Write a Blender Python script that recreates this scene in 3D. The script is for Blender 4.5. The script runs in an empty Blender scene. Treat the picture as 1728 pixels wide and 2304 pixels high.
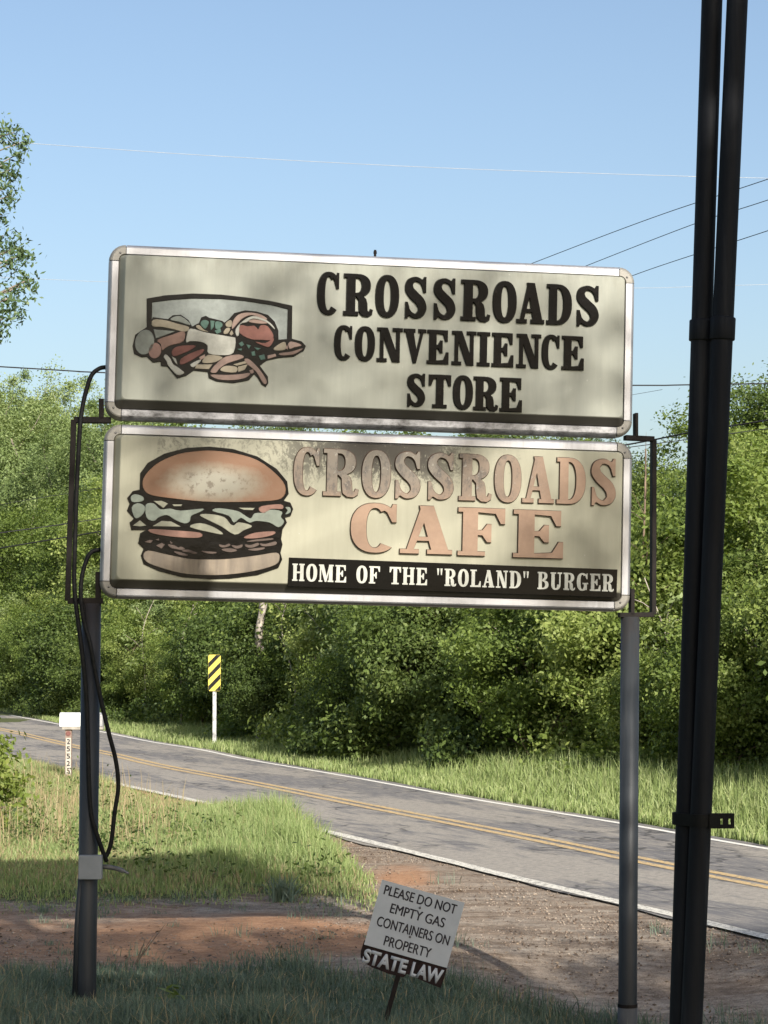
import bpy, bmesh, math, random
import numpy as np
from mathutils import Vector, Matrix
from mathutils.geometry import delaunay_2d_cdt

S = bpy.context.scene
COL = S.collection
R = math.radians
rng = np.random.default_rng(7)
random.seed(7)

# ------------------------------------------------------------------ camera, sky, sun, exposure
EYE = 2.4
F, CX, CY = 5127.0, 864.0, 1152.0            # focal length and centre in photo pixels
PITCH = math.atan((1459 - 1152) / F)
cam_data = bpy.data.cameras.new('camera')
cam = bpy.data.objects.new('camera', cam_data)
COL.objects.link(cam)
cam.location = (0, 0, EYE)
cam.rotation_euler = (math.pi / 2 + PITCH, 0, 0)
cam_data.sensor_fit = 'VERTICAL'
cam_data.sensor_height = 24.0
cam_data.lens = 24.0 * F / 2304.0
cam_data.clip_start = 0.1
cam_data.clip_end = 5000
S.camera = cam

SUN_EL, SUN_AZ = R(28.0), R(22.6)            # height of the sun; angle to the right of straight behind the viewer
TOSUN = Vector((math.cos(SUN_EL) * math.sin(SUN_AZ), -math.cos(SUN_EL) * math.cos(SUN_AZ), math.sin(SUN_EL)))
world = bpy.data.worlds.new('World')
S.world = world
world.use_nodes = True
wn = world.node_tree
sky = wn.nodes.new('ShaderNodeTexSky')
sky.sky_type = 'NISHITA'
sky.sun_disc = False
sky.sun_elevation = SUN_EL
sky.sun_rotation = math.atan2(TOSUN.x, TOSUN.y)
sky.altitude = 0
sky.air_density = 1.0
sky.dust_density = 2.5
sky.ozone_density = 1.3
bg = wn.nodes['Background']
wn.links.new(sky.outputs['Color'], bg.inputs['Color'])
bg.inputs['Strength'].default_value = 0.10
sun_data = bpy.data.lights.new('sun', 'SUN')
sun_data.energy = 4.6
sun_data.angle = R(0.53)
sun_data.color = (1.0, 0.95, 0.86)
sun = bpy.data.objects.new('sun', sun_data)
COL.objects.link(sun)
sun.location = TOSUN * 60
sun.rotation_euler = TOSUN.to_track_quat('Z', 'Y').to_euler()
S.view_settings.view_transform = 'Standard'
S.view_settings.look = 'None'
S.view_settings.gamma = 1.0
S.view_settings.exposure = 0.75

# ------------------------------------------------------------------ pixel helper: a photo pixel onto a plane of the place
fwd = Vector((0, math.cos(PITCH), math.sin(PITCH)))
upv = Vector((0, -math.sin(PITCH), math.cos(PITCH)))
rgt = Vector((1, 0, 0))
EYEV = Vector((0, 0, EYE))

def ray(px, py):
    return fwd + rgt * ((px - CX) / F) - upv * ((py - CY) / F)

def at(px, py, Y):
    d = ray(px, py)
    return EYEV + d * (Y / d.y)

def ground_at(px, py, z=0.0):
    d = ray(px, py)
    return EYEV + d * ((z - EYE) / d.z)

# ------------------------------------------------------------------ tagging
def tag(o, label=None, cat=None, group=None, kind=None):
    if label: o['label'] = label
    if cat: o['category'] = cat
    if group: o['group'] = group
    if kind: o['kind'] = kind
    return o

def empty(name, loc=(0, 0, 0), rot=(0, 0, 0)):
    o = bpy.data.objects.new(name, None)
    o.empty_display_size = 0.2
    COL.objects.link(o)
    o.location = loc
    o.rotation_euler = rot
    return o

def link(name, me, mat=None, parent=None, smooth=False):
    o = bpy.data.objects.new(name, me)
    COL.objects.link(o)
    if mat is not None:
        me.materials.append(mat)
    if parent is not None:
        o.parent = parent
    if smooth:
        me.polygons.foreach_set('use_smooth', np.ones(len(me.polygons), dtype=bool))
    return o

def from_bm(name, bm, mat=None, parent=None, smooth=False, fix=True):
    if fix:
        bmesh.ops.recalc_face_normals(bm, faces=bm.faces)
    me = bpy.data.meshes.new(name)
    bm.to_mesh(me)
    bm.free()
    return link(name, me, mat, parent, smooth)

def np_mesh(name, verts, faces, attrs=None):
    """verts (N,3); faces (M,k); attrs: {name: per-vertex float array}"""
    me = bpy.data.meshes.new(name)
    verts = np.asarray(verts, dtype=np.float32)
    faces = np.asarray(faces, dtype=np.int32)
    n, (m, k) = len(verts), faces.shape
    me.vertices.add(n)
    me.vertices.foreach_set('co', verts.ravel())
    me.loops.add(m * k)
    me.loops.foreach_set('vertex_index', faces.ravel())
    me.polygons.add(m)
    me.polygons.foreach_set('loop_start', np.arange(0, m * k, k, dtype=np.int32))
    me.polygons.foreach_set('loop_total', np.full(m, k, dtype=np.int32))
    me.update(calc_edges=True)
    for nm, arr in (attrs or {}).items():
        a = me.attributes.new(nm, 'FLOAT', 'POINT')
        a.data.foreach_set('value', np.asarray(arr, dtype=np.float32))
    return me

# ------------------------------------------------------------------ materials
class M:
    """small node helper"""
    def __init__(self, name, rough=0.6, metallic=0.0, spec=0.5):
        self.m = bpy.data.materials.new(name)
        self.m.use_nodes = True
        self.t = self.m.node_tree
        self.b = self.t.nodes['Principled BSDF']
        self.b.inputs['Roughness'].default_value = rough
        self.b.inputs['Metallic'].default_value = metallic
        self.b.inputs['Specular IOR Level'].default_value = spec
        self._c = None
    def n(self, typ, **kw):
        nd = self.t.nodes.new(typ)
        for k, v in kw.items():
            setattr(nd, k, v)
        return nd
    def l(self, a, b):
        self.t.links.new(a, b)
    def coord(self, kind='Object'):
        if self._c is None:
            self._c = self.n('ShaderNodeTexCoord')
        return self._c.outputs[kind]
    def noise(self, scale, detail=4, rough=0.55, stretch=None, kind='Object', dist=0.0):
        nd = self.n('ShaderNodeTexNoise')
        nd.inputs['Scale'].default_value = scale
        nd.inputs['Detail'].default_value = detail
        nd.inputs['Roughness'].default_value = rough
        nd.inputs['Distortion'].default_value = dist
        src = self.coord(kind)
        if stretch:
            mp = self.n('ShaderNodeMapping')
            mp.inputs['Scale'].default_value = stretch
            self.l(src, mp.inputs['Vector'])
            src = mp.outputs[0]
        self.l(src, nd.inputs['Vector'])
        return nd.outputs['Fac']
    def ramp(self, fac, stops):
        nd = self.n('ShaderNodeValToRGB')
        e = nd.color_ramp.elements
        e[0].position, e[1].position = stops[0][0], stops[-1][0]
        for p, _ in stops[1:-1]:
            e.new(p)
        for el, (p, c) in zip(e, stops):
            el.color = (*c, 1) if not isinstance(c, (int, float)) else (c, c, c, 1)
        self.l(fac, nd.inputs[0])
        return nd.outputs['Color']
    def mix(self, fac, a, b, mode='MIX'):
        nd = self.n('ShaderNodeMix', data_type='RGBA', blend_type=mode)
        for sock, v in ((nd.inputs[0], fac), (nd.inputs[6], a), (nd.inputs[7], b)):
            if isinstance(v, (int, float)):
                sock.default_value = v
            elif isinstance(v, tuple):
                sock.default_value = (*v, 1)
            else:
                self.l(v, sock)
        return nd.outputs[2]
    def math(self, op, a, b=0.0, clamp=False):
        nd = self.n('ShaderNodeMath', operation=op, use_clamp=clamp)
        for sock, v in zip(nd.inputs, (a, b)):
            if isinstance(v, (int, float)):
                sock.default_value = v
            else:
                self.l(v, sock)
        return nd.outputs[0]
    def sep(self, kind='Object'):
        nd = self.n('ShaderNodeSeparateXYZ')
        self.l(self.coord(kind), nd.inputs[0])
        return nd.outputs
    def attr(self, name):
        nd = self.n('ShaderNodeAttribute', attribute_name=name)
        return nd.outputs['Fac']
    def color(self, c):
        if isinstance(c, tuple):
            self.b.inputs['Base Color'].default_value = (*c, 1)
        else:
            self.l(c, self.b.inputs['Base Color'])
        return self
    def rough(self, r):
        self.l(r, self.b.inputs['Roughness'])
        return self
    def bump(self, h, strength=0.3, dist=0.01):
        nd = self.n('ShaderNodeBump')
        nd.inputs['Strength'].default_value = strength
        nd.inputs['Distance'].default_value = dist
        self.l(h, nd.inputs['Height'])
        self.l(nd.outputs[0], self.b.inputs['Normal'])
        return self

def worn(name, c, c2, scale=8, rough=0.5, metallic=0.0, bump=0.15, stretch=None):
    m = M(name, rough, metallic, .5 if max(c2) > .1 else .12)
    f = m.noise(scale, 6, 0.6, stretch)
    m.color(m.ramp(f, [(0.3, c), (0.72, c2)]))
    m.bump(m.noise(scale * 6, 4), bump, 0.004)
    return m.m

def leafmat(name, dark, mid, light, trans=0.35, rough=0.55):
    m = M(name, rough, 0, 0.35)
    a = m.attr('tint')
    oi = m.n('ShaderNodeObjectInfo')
    f = m.math('ADD', m.math('MULTIPLY', a, 0.62), m.math('MULTIPLY', oi.outputs['Random'], 0.38))
    c = m.ramp(f, [(0.05, dark), (0.5, mid), (0.95, light)])
    m.color(c)
    tr = m.n('ShaderNodeBsdfTranslucent')
    hs = m.mix(1.0, c, (1.25, 1.25, 0.55), 'MULTIPLY')
    m.l(hs, tr.inputs['Color'])
    mx = m.n('ShaderNodeMixShader')
    mx.inputs[0].default_value = trans
    m.l(m.b.outputs[0], mx.inputs[1])
    m.l(tr.outputs[0], mx.inputs[2])
    m.l(mx.outputs[0], m.t.nodes['Material Output'].inputs['Surface'])
    return m.m

MAT = {}
MAT['leaf_wood'] = leafmat('leaf_wood', (0.055, 0.090, 0.020), (0.170, 0.232, 0.052), (0.37, 0.42, 0.135), 0.42)
MAT['leaf_pale'] = leafmat('leaf_pale', (0.09, 0.135, 0.045), (0.20, 0.265, 0.095), (0.34, 0.39, 0.18))
MAT['leaf_dark'] = leafmat('leaf_dark', (0.034, 0.06, 0.016), (0.105, 0.152, 0.036), (0.225, 0.275, 0.08))
MAT['leaf_bush'] = leafmat('leaf_bush', (0.09, 0.13, 0.02), (0.16, 0.21, 0.04), (0.25, 0.28, 0.07))
MAT['grass_sun'] = leafmat('grass_sun', (0.13, 0.175, 0.058), (0.225, 0.295, 0.10), (0.40, 0.43, 0.21), 0.3)
MAT['grass_lush'] = leafmat('grass_lush', (0.10, 0.155, 0.05), (0.215, 0.285, 0.098), (0.42, 0.455, 0.22), 0.3)
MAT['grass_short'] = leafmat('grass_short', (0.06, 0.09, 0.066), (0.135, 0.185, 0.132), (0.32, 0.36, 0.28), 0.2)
MAT['grass_dry'] = leafmat('grass_dry', (0.20, 0.15, 0.08), (0.34, 0.27, 0.15), (0.50, 0.42, 0.26), 0.2)
MAT['leaf_hanging'] = leafmat('leaf_hanging', (0.025, 0.05, 0.02), (0.075, 0.125, 0.05), (0.20, 0.26, 0.12), 0.2)
MAT['bark'] = worn('bark', (0.10, 0.08, 0.06), (0.30, 0.26, 0.21), 6, 0.9, 0, 0.6, (4, 4, 0.7))
MAT['bark_pale'] = worn('bark_pale', (0.16, 0.13, 0.10), (0.50, 0.45, 0.38), 3, 0.9, 0, 0.6, (2, 2, 1.2))
MAT['twig'] = worn('twig', (0.10, 0.07, 0.05), (0.24, 0.17, 0.12), 5, 0.9)

# ------------------------------------------------------------------ geometry helpers
def tube_bm(bm, pts, radii, seg=10, cap=True):
    """a round tube through pts"""
    pts = [Vector(p) for p in pts]
    if isinstance(radii, (int, float)):
        radii = [radii] * len(pts)
    rings = []
    ref = None
    for i, p in enumerate(pts):
        a = pts[max(i - 1, 0)]
        b = pts[min(i + 1, len(pts) - 1)]
        t = (b - a).normalized()
        if ref is None:
            ref = Vector((0, 1, 0)) if abs(t.y) < 0.9 else Vector((1, 0, 0))
        x = (ref - t * ref.dot(t)).normalized()
        ref = x
        y = t.cross(x)
        rings.append([bm.verts.new(p + (x * math.cos(2 * math.pi * k / seg) + y * math.sin(2 * math.pi * k / seg)) * radii[i]) for k in range(seg)])
    for r0, r1 in zip(rings, rings[1:]):
        for k in range(seg):
            bm.faces.new((r0[k], r0[(k + 1) % seg], r1[(k + 1) % seg], r1[k]))
    if cap:
        bm.faces.new(rings[0][::-1])
        bm.faces.new(rings[-1])

def tube(name, pts, radii, mat, parent=None, seg=10):
    bm = bmesh.new()
    tube_bm(bm, pts, radii, seg)
    return from_bm(name, bm, mat, parent, True)

def spline(pts, n=8):
    """Catmull-Rom through pts"""
    P = [Vector(p) for p in pts]
    P = [P[0] * 2 - P[1]] + P + [P[-1] * 2 - P[-2]]
    out = []
    for i in range(1, len(P) - 2):
        for k in range(n):
            t = k / n
            a, b, c, d = P[i - 1], P[i], P[i + 1], P[i + 2]
            out.append(0.5 * ((2 * b) + (c - a) * t + (2 * a - 5 * b + 4 * c - d) * t * t + (3 * b - a - 3 * c + d) * t ** 3))
    out.append(P[-2])
    return out

def box_bm(bm, lo, hi, bev=0.0, mtx=None):
    x0, y0, z0 = lo
    x1, y1, z1 = hi
    vs = [bm.verts.new(c) for c in ((x0, y0, z0), (x1, y0, z0), (x1, y1, z0), (x0, y1, z0), (x0, y0, z1), (x1, y0, z1), (x1, y1, z1), (x0, y1, z1))]
    fs = [bm.faces.new([vs[i] for i in q]) for q in ((0, 3, 2, 1), (4, 5, 6, 7), (0, 1, 5, 4), (1, 2, 6, 5), (2, 3, 7, 6), (3, 0, 4, 7))]
    if mtx is not None:
        for v in vs:
            v.co = mtx @ v.co
    if bev:
        es = list({e for f in fs for e in f.edges})
        bmesh.ops.bevel(bm, geom=es, offset=bev, segments=2, affect='EDGES', profile=0.5)

def box(name, lo, hi, mat, parent=None, bev=0.004, mtx=None):
    bm = bmesh.new()
    box_bm(bm, lo, hi, bev, mtx)
    return from_bm(name, bm, mat, parent)

def beam_bm(bm, a, b, w, d, up=Vector((0, 1, 0)), bev=0.003):
    """a bar of section w x d from a to b; d runs along up"""
    a, b = Vector(a), Vector(b)
    t = (b - a).normalized()
    y = (up - t * up.dot(t)).normalized()
    x = t.cross(y)
    m = Matrix(((x.x, y.x, t.x, a.x), (x.y, y.y, t.y, a.y), (x.z, y.z, t.z, a.z), (0, 0, 0, 1)))
    box_bm(bm, (-w / 2, -d / 2, 0), (w / 2, d / 2, (b - a).length), bev, m)

def relief(bm, polys, y_top, y_base, flare=0.0):
    """union of 2-D polygons (u,v), laid in the local XZ plane: flat top at y_top, side walls down to y_base"""
    verts, faces = [], []
    for p in polys:
        area = sum(p[i][0] * p[(i + 1) % len(p)][1] - p[(i + 1) % len(p)][0] * p[i][1] for i in range(len(p)))
        if abs(area) < 1e-9:
            continue
        q = p if area > 0 else p[::-1]
        s = len(verts)
        verts += [Vector(c) for c in q]
        faces.append(list(range(s, s + len(q))))
    vo, eo, fo, _, _, of = delaunay_2d_cdt(verts, [], faces, 1, 1e-6)
    tris = [f for f, o in zip(fo, of) if len(o)]
    cnt = {}
    for f in tris:
        for i in range(len(f)):
            e = (f[i], f[(i + 1) % len(f)])
            cnt[e] = cnt.get(e, 0) + 1
    bnd = [e for e in cnt if (e[1], e[0]) not in cnt]
    nrm = {}
    for a, b in bnd:
        d = (vo[b] - vo[a])
        if d.length < 1e-9:
            continue
        d.normalize()
        o = Vector((d.y, -d.x))
        for k in (a, b):
            nrm[k] = nrm.get(k, Vector((0, 0))) + o
    used = {i for f in tris for i in f}
    top = {i: bm.verts.new((vo[i].x, y_top, vo[i].y)) for i in used}
    low = {}
    for k, nn in nrm.items():
        nn = nn.normalized() if nn.length > 1e-6 else nn
        low[k] = bm.verts.new((vo[k].x + nn.x * flare, y_base, vo[k].y + nn.y * flare))
    out = []
    for f in tris:
        try:
            out.append(bm.faces.new([top[i] for i in f]))
        except ValueError:
            pass
    for a, b in bnd:
        if a in low and b in low:
            try:
                bm.faces.new((top[a], low[a], low[b], top[b]))
            except ValueError:
                pass
    return out

# ------------------------------------------------------------------ slab lettering drawn as polygons in a unit box
ASP = 0.58
def rc(x0, y0, x1, y1):
    return [(x0, y0), (x1, y0), (x1, y1), (x0, y1)]

def ring(cx, cy, rx, ry, ix, iy, a0=0, a1=360, n=28, ex=2.3):
    out = []
    def pt(rx_, ry_, a):
        c, s = math.cos(a), math.sin(a)
        return (cx + rx_ * math.copysign(abs(c) ** (2 / ex), c), cy + ry_ * math.copysign(abs(s) ** (2 / ex), s))
    for i in range(n):
        a = R(a0 + (a1 - a0) * i / n)
        b = R(a0 + (a1 - a0) * (i + 1) / n)
        out.append([pt(ix, iy, a), pt(rx, ry, a), pt(rx, ry, b), pt(ix, iy, b)])
    return out

def ribbon(pts, ws, n=8):
    """variable-width stroke; pts in the unit box, widths relative to the height"""
    P = spline([(x * ASP, y, 0) for x, y in pts], n)
    W = []
    for i in range(len(ws) - 1):
        for k in range(n):
            t = k / n
            t = t * t * (3 - 2 * t)
            W.append(ws[i] + (ws[i + 1] - ws[i]) * t)
    W.append(ws[-1])
    L, Rr = [], []
    for i, p in enumerate(P):
        t = (P[min(i + 1, len(P) - 1)] - P[max(i - 1, 0)]).normalized()
        nn = Vector((-t.y, t.x, 0)) * W[i] / 2
        L.append(((p + nn).x / ASP, (p + nn).y))
        Rr.append(((p - nn).x / ASP, (p - nn).y))
    return [[L[i], Rr[i], Rr[i + 1], L[i + 1]] for i in range(len(P) - 1)]

SF = 0.085                                    # serif thickness
def flag_tr(x0, x1):                          # top-right arm with a hanging beak
    return [(x0, 1), (x1, 1), (x1, .68), (x1 - .09, .68), (x1 - .2, .89), (x0, 1 - SF)]
def flag_br(x0, x1):
    return [(x0, 0), (x1, 0), (x1, .34), (x1 - .09, .34), (x1 - .22, .11), (x0, SF)]

G = {
 'E': [rc(.1, 0, .42, 1), rc(0, 1 - SF, .42, 1), rc(0, 0, .42, SF), flag_tr(.4, .95), flag_br(.4, 1),
       [(.4, .555), (.52, .56), (.62, .69), (.71, .69), (.71, .33), (.62, .33), (.52, .455), (.4, .46)]],
 'F': [rc(.1, 0, .42, 1), rc(0, 1 - SF, .42, 1), rc(0, 0, .58, SF), flag_tr(.4, 1),
       [(.4, .53), (.52, .535), (.62, .665), (.71, .665), (.71, .29), (.62, .29), (.52, .43), (.4, .435)]],
 'L': [rc(.12, 0, .44, 1), rc(0, 1 - SF, .6, 1), rc(0, 0, .44, SF), flag_br(.42, 1)],
 'T': [rc(.34, 0, .66, 1), rc(.18, 0, .82, SF), flag_tr(.5, 1), [(1 - x, y) for x, y in flag_tr(.5, 1)]],
 'I': [rc(.24, 0, .76, 1), rc(0, 0, 1, SF), rc(0, 1 - SF, 1, 1)],
 'N': [rc(.12, 0, .25, 1), rc(0, 0, .38, SF), rc(0, 1 - SF, .36, 1), [(.1, 1), (.4, 1), (.9, 0), (.62, 0)], rc(.76, 0, .89, 1), rc(.62, 1 - SF, 1, 1)],
 'H': [rc(.08, 0, .36, 1), rc(.64, 0, .92, 1), rc(0, 0, .44, SF), rc(0, 1 - SF, .44, 1), rc(.56, 0, 1, SF), rc(.56, 1 - SF, 1, 1), rc(.3, .45, .7, .55)],
 'M': [rc(.07, 0, .16, 1), rc(.68, 0, .93, 1), rc(0, 0, .25, SF), rc(0, 1 - SF, .25, 1), rc(.6, 0, 1, SF), rc(.72, 1 - SF, 1, 1),
       [(.07, 1), (.33, 1), (.56, .22), (.5, 0), (.42, 0)], [(.70, 1), (.80, 1), (.52, 0), (.44, 0)]],
 'A': [[(.1, 0), (.23, 0), (.52, .86), (.5, 1), (.4, 1)], [(.36, 1), (.63, 1), (.95, 0), (.62, 0)], rc(.26, .27, .72, .35), rc(0, 0, .36, SF), rc(.52, 0, 1, SF)],
 'V': [[(.06, 1), (.40, 1), (.62, .2), (.56, 0), (.44, 0)], [(.78, 1), (.9, 1), (.56, 0), (.46, 0)], rc(0, 1 - SF, .5, 1), rc(.66, 1 - SF, 1, 1)],
 'O': ring(.5, .5, .5, .515, .17, .40),
 'D': [rc(.1, 0, .40, 1), rc(0, 1 - SF, .45, 1), rc(0, 0, .45, SF)] + ring(.42, .5, .58, .5, .26, .415, -90, 90, 18),
 'R': [rc(.1, 0, .39, 1), rc(0, 0, .5, SF), rc(0, 1 - SF, .46, 1), rc(.38, .455, .47, .54)] + ring(.45, .727, .46, .273, .17, .188, -90, 90, 16)
      + [[(.42, .53), (.62, .5), (.76, .40), (.80, .30), (.82, .11), (.88, .09), (.92, .16), (1, .14), (.97, .03), (.86, -.02), (.68, -.01), (.56, .06), (.53, .2), (.52, .38), (.42, .46)]],
 'B': [rc(.1, 0, .39, 1), rc(0, 0, .5, SF), rc(0, 1 - SF, .46, 1), rc(.38, .475, .47, .555)] + ring(.45, .76, .42, .24, .15, .16, -90, 90, 14) + ring(.45, .265, .53, .265, .22, .185, -90, 90, 14),
 'C': ring(.52, .5, .52, .515, .19, .42, 52, 312, 26) + [[(.98, 1.0), (.98, .63), (.89, .63), (.78, .83), (.62, .93), (.72, .97), (.86, .92), (.9, 1.0)]],
 'G': ring(.48, .5, .48, .515, .16, .42, 52, 312, 26) + [[(.92, 1.0), (.92, .66), (.84, .66), (.74, .84), (.6, .93), (.7, .97), (.82, .93), (.85, 1.0)], rc(.62, .04, .88, .42), rc(.5, .37, 1, .45)],
 'U': [rc(.08, .28, .37, 1), rc(.76, .28, .88, 1), rc(0, 1 - SF, .48, 1), rc(.62, 1 - SF, 1, 1)] + ring(.48, .3, .40, .315, .11, .22, 180, 360, 16),
 'S': ribbon([(.84, .76), (.72, .90), (.46, .955), (.22, .86), (.21, .70), (.40, .56), (.66, .42), (.78, .27), (.72, .12), (.48, .045), (.24, .12), (.11, .28)],
             [.05, .085, .095, .16, .20, .22, .22, .20, .16, .095, .085, .05], 5)
      + [[(.93, 1.01), (.93, .64), (.84, .64), (.74, .84), (.66, .93), (.80, .95), (.86, 1.01)], [(.05, -.01), (.05, .38), (.14, .38), (.24, .17), (.33, .07), (.19, .05), (.13, -.01)]],
 '"': [[(.08, 1), (.42, 1), (.32, .62), (.18, .62)], [(.58, 1), (.92, 1), (.82, .62), (.68, .62)]],
}

def glyph_polys(ch, u0, u1, v0, v1):
    return [[(u0 + x * (u1 - u0), v0 + y * (v1 - v0)) for x, y in p] for p in G[ch]]

def text_mesh(string, u0, u1, v0, v1, y, depth=0.002, fat=0.0):
    """plain sans text from the built-in font, fitted to a box in the local XZ plane"""
    cu = bpy.data.curves.new('t', 'FONT')
    cu.body = string
    cu.extrude = 0
    cu.offset = fat
    ob = bpy.data.objects.new('t', cu)
    COL.objects.link(ob)
    dg = bpy.context.evaluated_depsgraph_get()
    me = bpy.data.meshes.new_from_object(ob.evaluated_get(dg))
    bpy.data.objects.remove(ob)
    n = len(me.vertices)
    co = np.empty(n * 3, dtype=np.float32)
    me.vertices.foreach_get('co', co)
    co = co.reshape(-1, 3)
    lo, hi = co.min(0), co.max(0)
    out = np.empty_like(co)
    out[:, 0] = u0 + (co[:, 0] - lo[0]) / (hi[0] - lo[0]) * (u1 - u0)
    out[:, 2] = v0 + (co[:, 1] - lo[1]) / (hi[1] - lo[1]) * (v1 - v0)
    out[:, 1] = y
    me.vertices.foreach_set('co', out.ravel())
    bm = bmesh.new()
    bm.from_mesh(me)
    ex = bmesh.ops.extrude_face_region(bm, geom=bm.faces[:])
    for g in ex['geom']:
        if isinstance(g, bmesh.types.BMVert):
            g.co.y -= depth
    bpy.data.meshes.remove(me)
    return bm

# ------------------------------------------------------------------ ground, road and its markings
def catmull2(pts, n=10):
    return [(p.x, p.y) for p in spline([(x, y, 0) for x, y in pts], n)]

FAR = [(-40.5, 150), (-27, 116), (-18.5, 97), (-14.13, 84.15), (-10.19, 71.94), (-8.07, 65.48), (-5.99, 58.67), (-4.35, 54.07), (-2.9, 49.15), (-.72, 42.87), (1.4, 36.36), (3.21, 31.41), (4.58, 27.34), (8.3, 17.0), (14, 2), (21, -15)]
NEAR = [(-45.5, 148), (-31.8, 113), (-23, 94), (-18.3, 80.5), (-14.2, 68.5), (-11.9, 61.6), (-9.6, 54.5), (-7.95, 49.4), (-6.35, 44.6), (-4.2, 39.2), (-2.05, 33.6), (.38, 26.82), (1.83, 22.72), (5.3, 13.5), (11, -1), (18, -18)]
YEL = [((a[0] + b[0]) / 2, (a[1] + b[1]) / 2) for a, b in zip(FAR, NEAR)]
FARc, NEARc = catmull2(FAR), catmull2(NEAR)
MIDc = catmull2(YEL)

def offs(line, d):
    """shift a polyline sideways; positive = towards the wood"""
    out = []
    for i, p in enumerate(line):
        a, b = line[max(i - 1, 0)], line[min(i + 1, len(line) - 1)]
        t = Vector((b[0] - a[0], b[1] - a[1])).normalized()
        out.append((p[0] - t.y * d, p[1] + t.x * d))
    return out

def strip(name, left, right, z, mat, cross=1, jitter=0.0):
    bm = bmesh.new()
    rows = []
    for l, r in zip(left, right):
        row = []
        for k in range(cross + 1):
            t = k / cross
            row.append(bm.verts.new((l[0] + (r[0] - l[0]) * t + random.uniform(-jitter, jitter), l[1] + (r[1] - l[1]) * t, z)))
        rows.append(row)
    for a, b in zip(rows, rows[1:]):
        for k in range(cross):
            bm.faces.new((a[k], a[k + 1], b[k + 1], b[k]))
    bmesh.ops.recalc_face_normals(bm, faces=bm.faces)
    if bm.faces[0].normal.z < 0:
        bmesh.ops.reverse_faces(bm, faces=bm.faces)
    return from_bm(name, bm, mat, fix=False)

def dist_line(X, Y, line):
    """signed distance of points to a polyline: positive on the wood's side"""
    best = np.full(X.shape, 1e9)
    sgn = np.zeros(X.shape)
    for (ax, ay), (bx, by) in zip(line, line[1:]):
        dx, dy = bx - ax, by - ay
        L2 = dx * dx + dy * dy
        t = np.clip(((X - ax) * dx + (Y - ay) * dy) / L2, 0, 1)
        px, py = X - (ax + t * dx), Y - (ay + t * dy)
        d = np.hypot(px, py)
        s = np.sign(px * -dy + py * dx)
        m = d < best
        best = np.where(m, d, best)
        sgn = np.where(m, s, sgn)
    return best * sgn

_w = rng.uniform(-1, 1, (10, 4))
def wob(X, Y, f=1.0):
    s = np.zeros(np.shape(X))
    for i, (a, b, c, d) in enumerate(_w):
        k = f * (0.5 + 0.45 * i)
        s = s + np.sin(X * k * (a + .3) + Y * k * b + c * 9) / (1 + .35 * i)
    return s / 3.0

def smooth(a, b, x):
    t = np.clip((x - a) / (b - a), 0, 1)
    return t * t * (3 - 2 * t)

def dip(X, Y):
    """the ground falls away a little to the right of the notice"""
    return -.30 * smooth(.1, 1.7, X) * smooth(19.5, 16.2, Y)

def zones(X, Y):
    """how much each spot is bare gravel, red dirt or grassy soil"""
    dn = -dist_line(X, Y, NEARc)                    # distance to the viewer's side of the near edge line
    w = wob(X, Y, 1.3)
    # driveway: everything nearer than the grass island, right of its tip
    edge_x = 0.02 - 0.16 * np.clip(Y - 22.5, 0, 99) + 0.30 * w      # right edge of the grass island
    island = smooth(0.25, -0.25, X - edge_x) * smooth(20.6, 23.0, Y + .7 * w - .10 * X + .4 * wob(X, Y, 4.0))
    fore = smooth(17.9, 16.2, Y + .6 * w + .5 * wob(X, Y, 4.0) + .45 * np.clip(X + .1, 0, 4))
    fore = np.maximum(fore, 0)
    near_side = smooth(-.1, .15, dn)
    gravel = near_side * (1 - island) * (1 - fore)
    shoulder = near_side * smooth(1.1, .5, dn + .3 * w) * smooth(30.5, 33, Y) * smooth(41, 38, Y)
    gravel = np.maximum(gravel, shoulder * .95)
    red = gravel * np.clip((.95 * smooth(1.3, .1, np.hypot((X + 1.0) / 1.7, (Y - 19.2) / 1.5))) + .9 * smooth(1.2, .1, np.hypot((X - .25) / .5, (Y - 24.2) / 1.7)) + smooth(.8, -1.8, X) * (.55 + .30 * wob(X, Y, 2.2)) + shoulder * .5 + .06, 0, 1)
    return gravel, red, island, fore, dn

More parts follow.
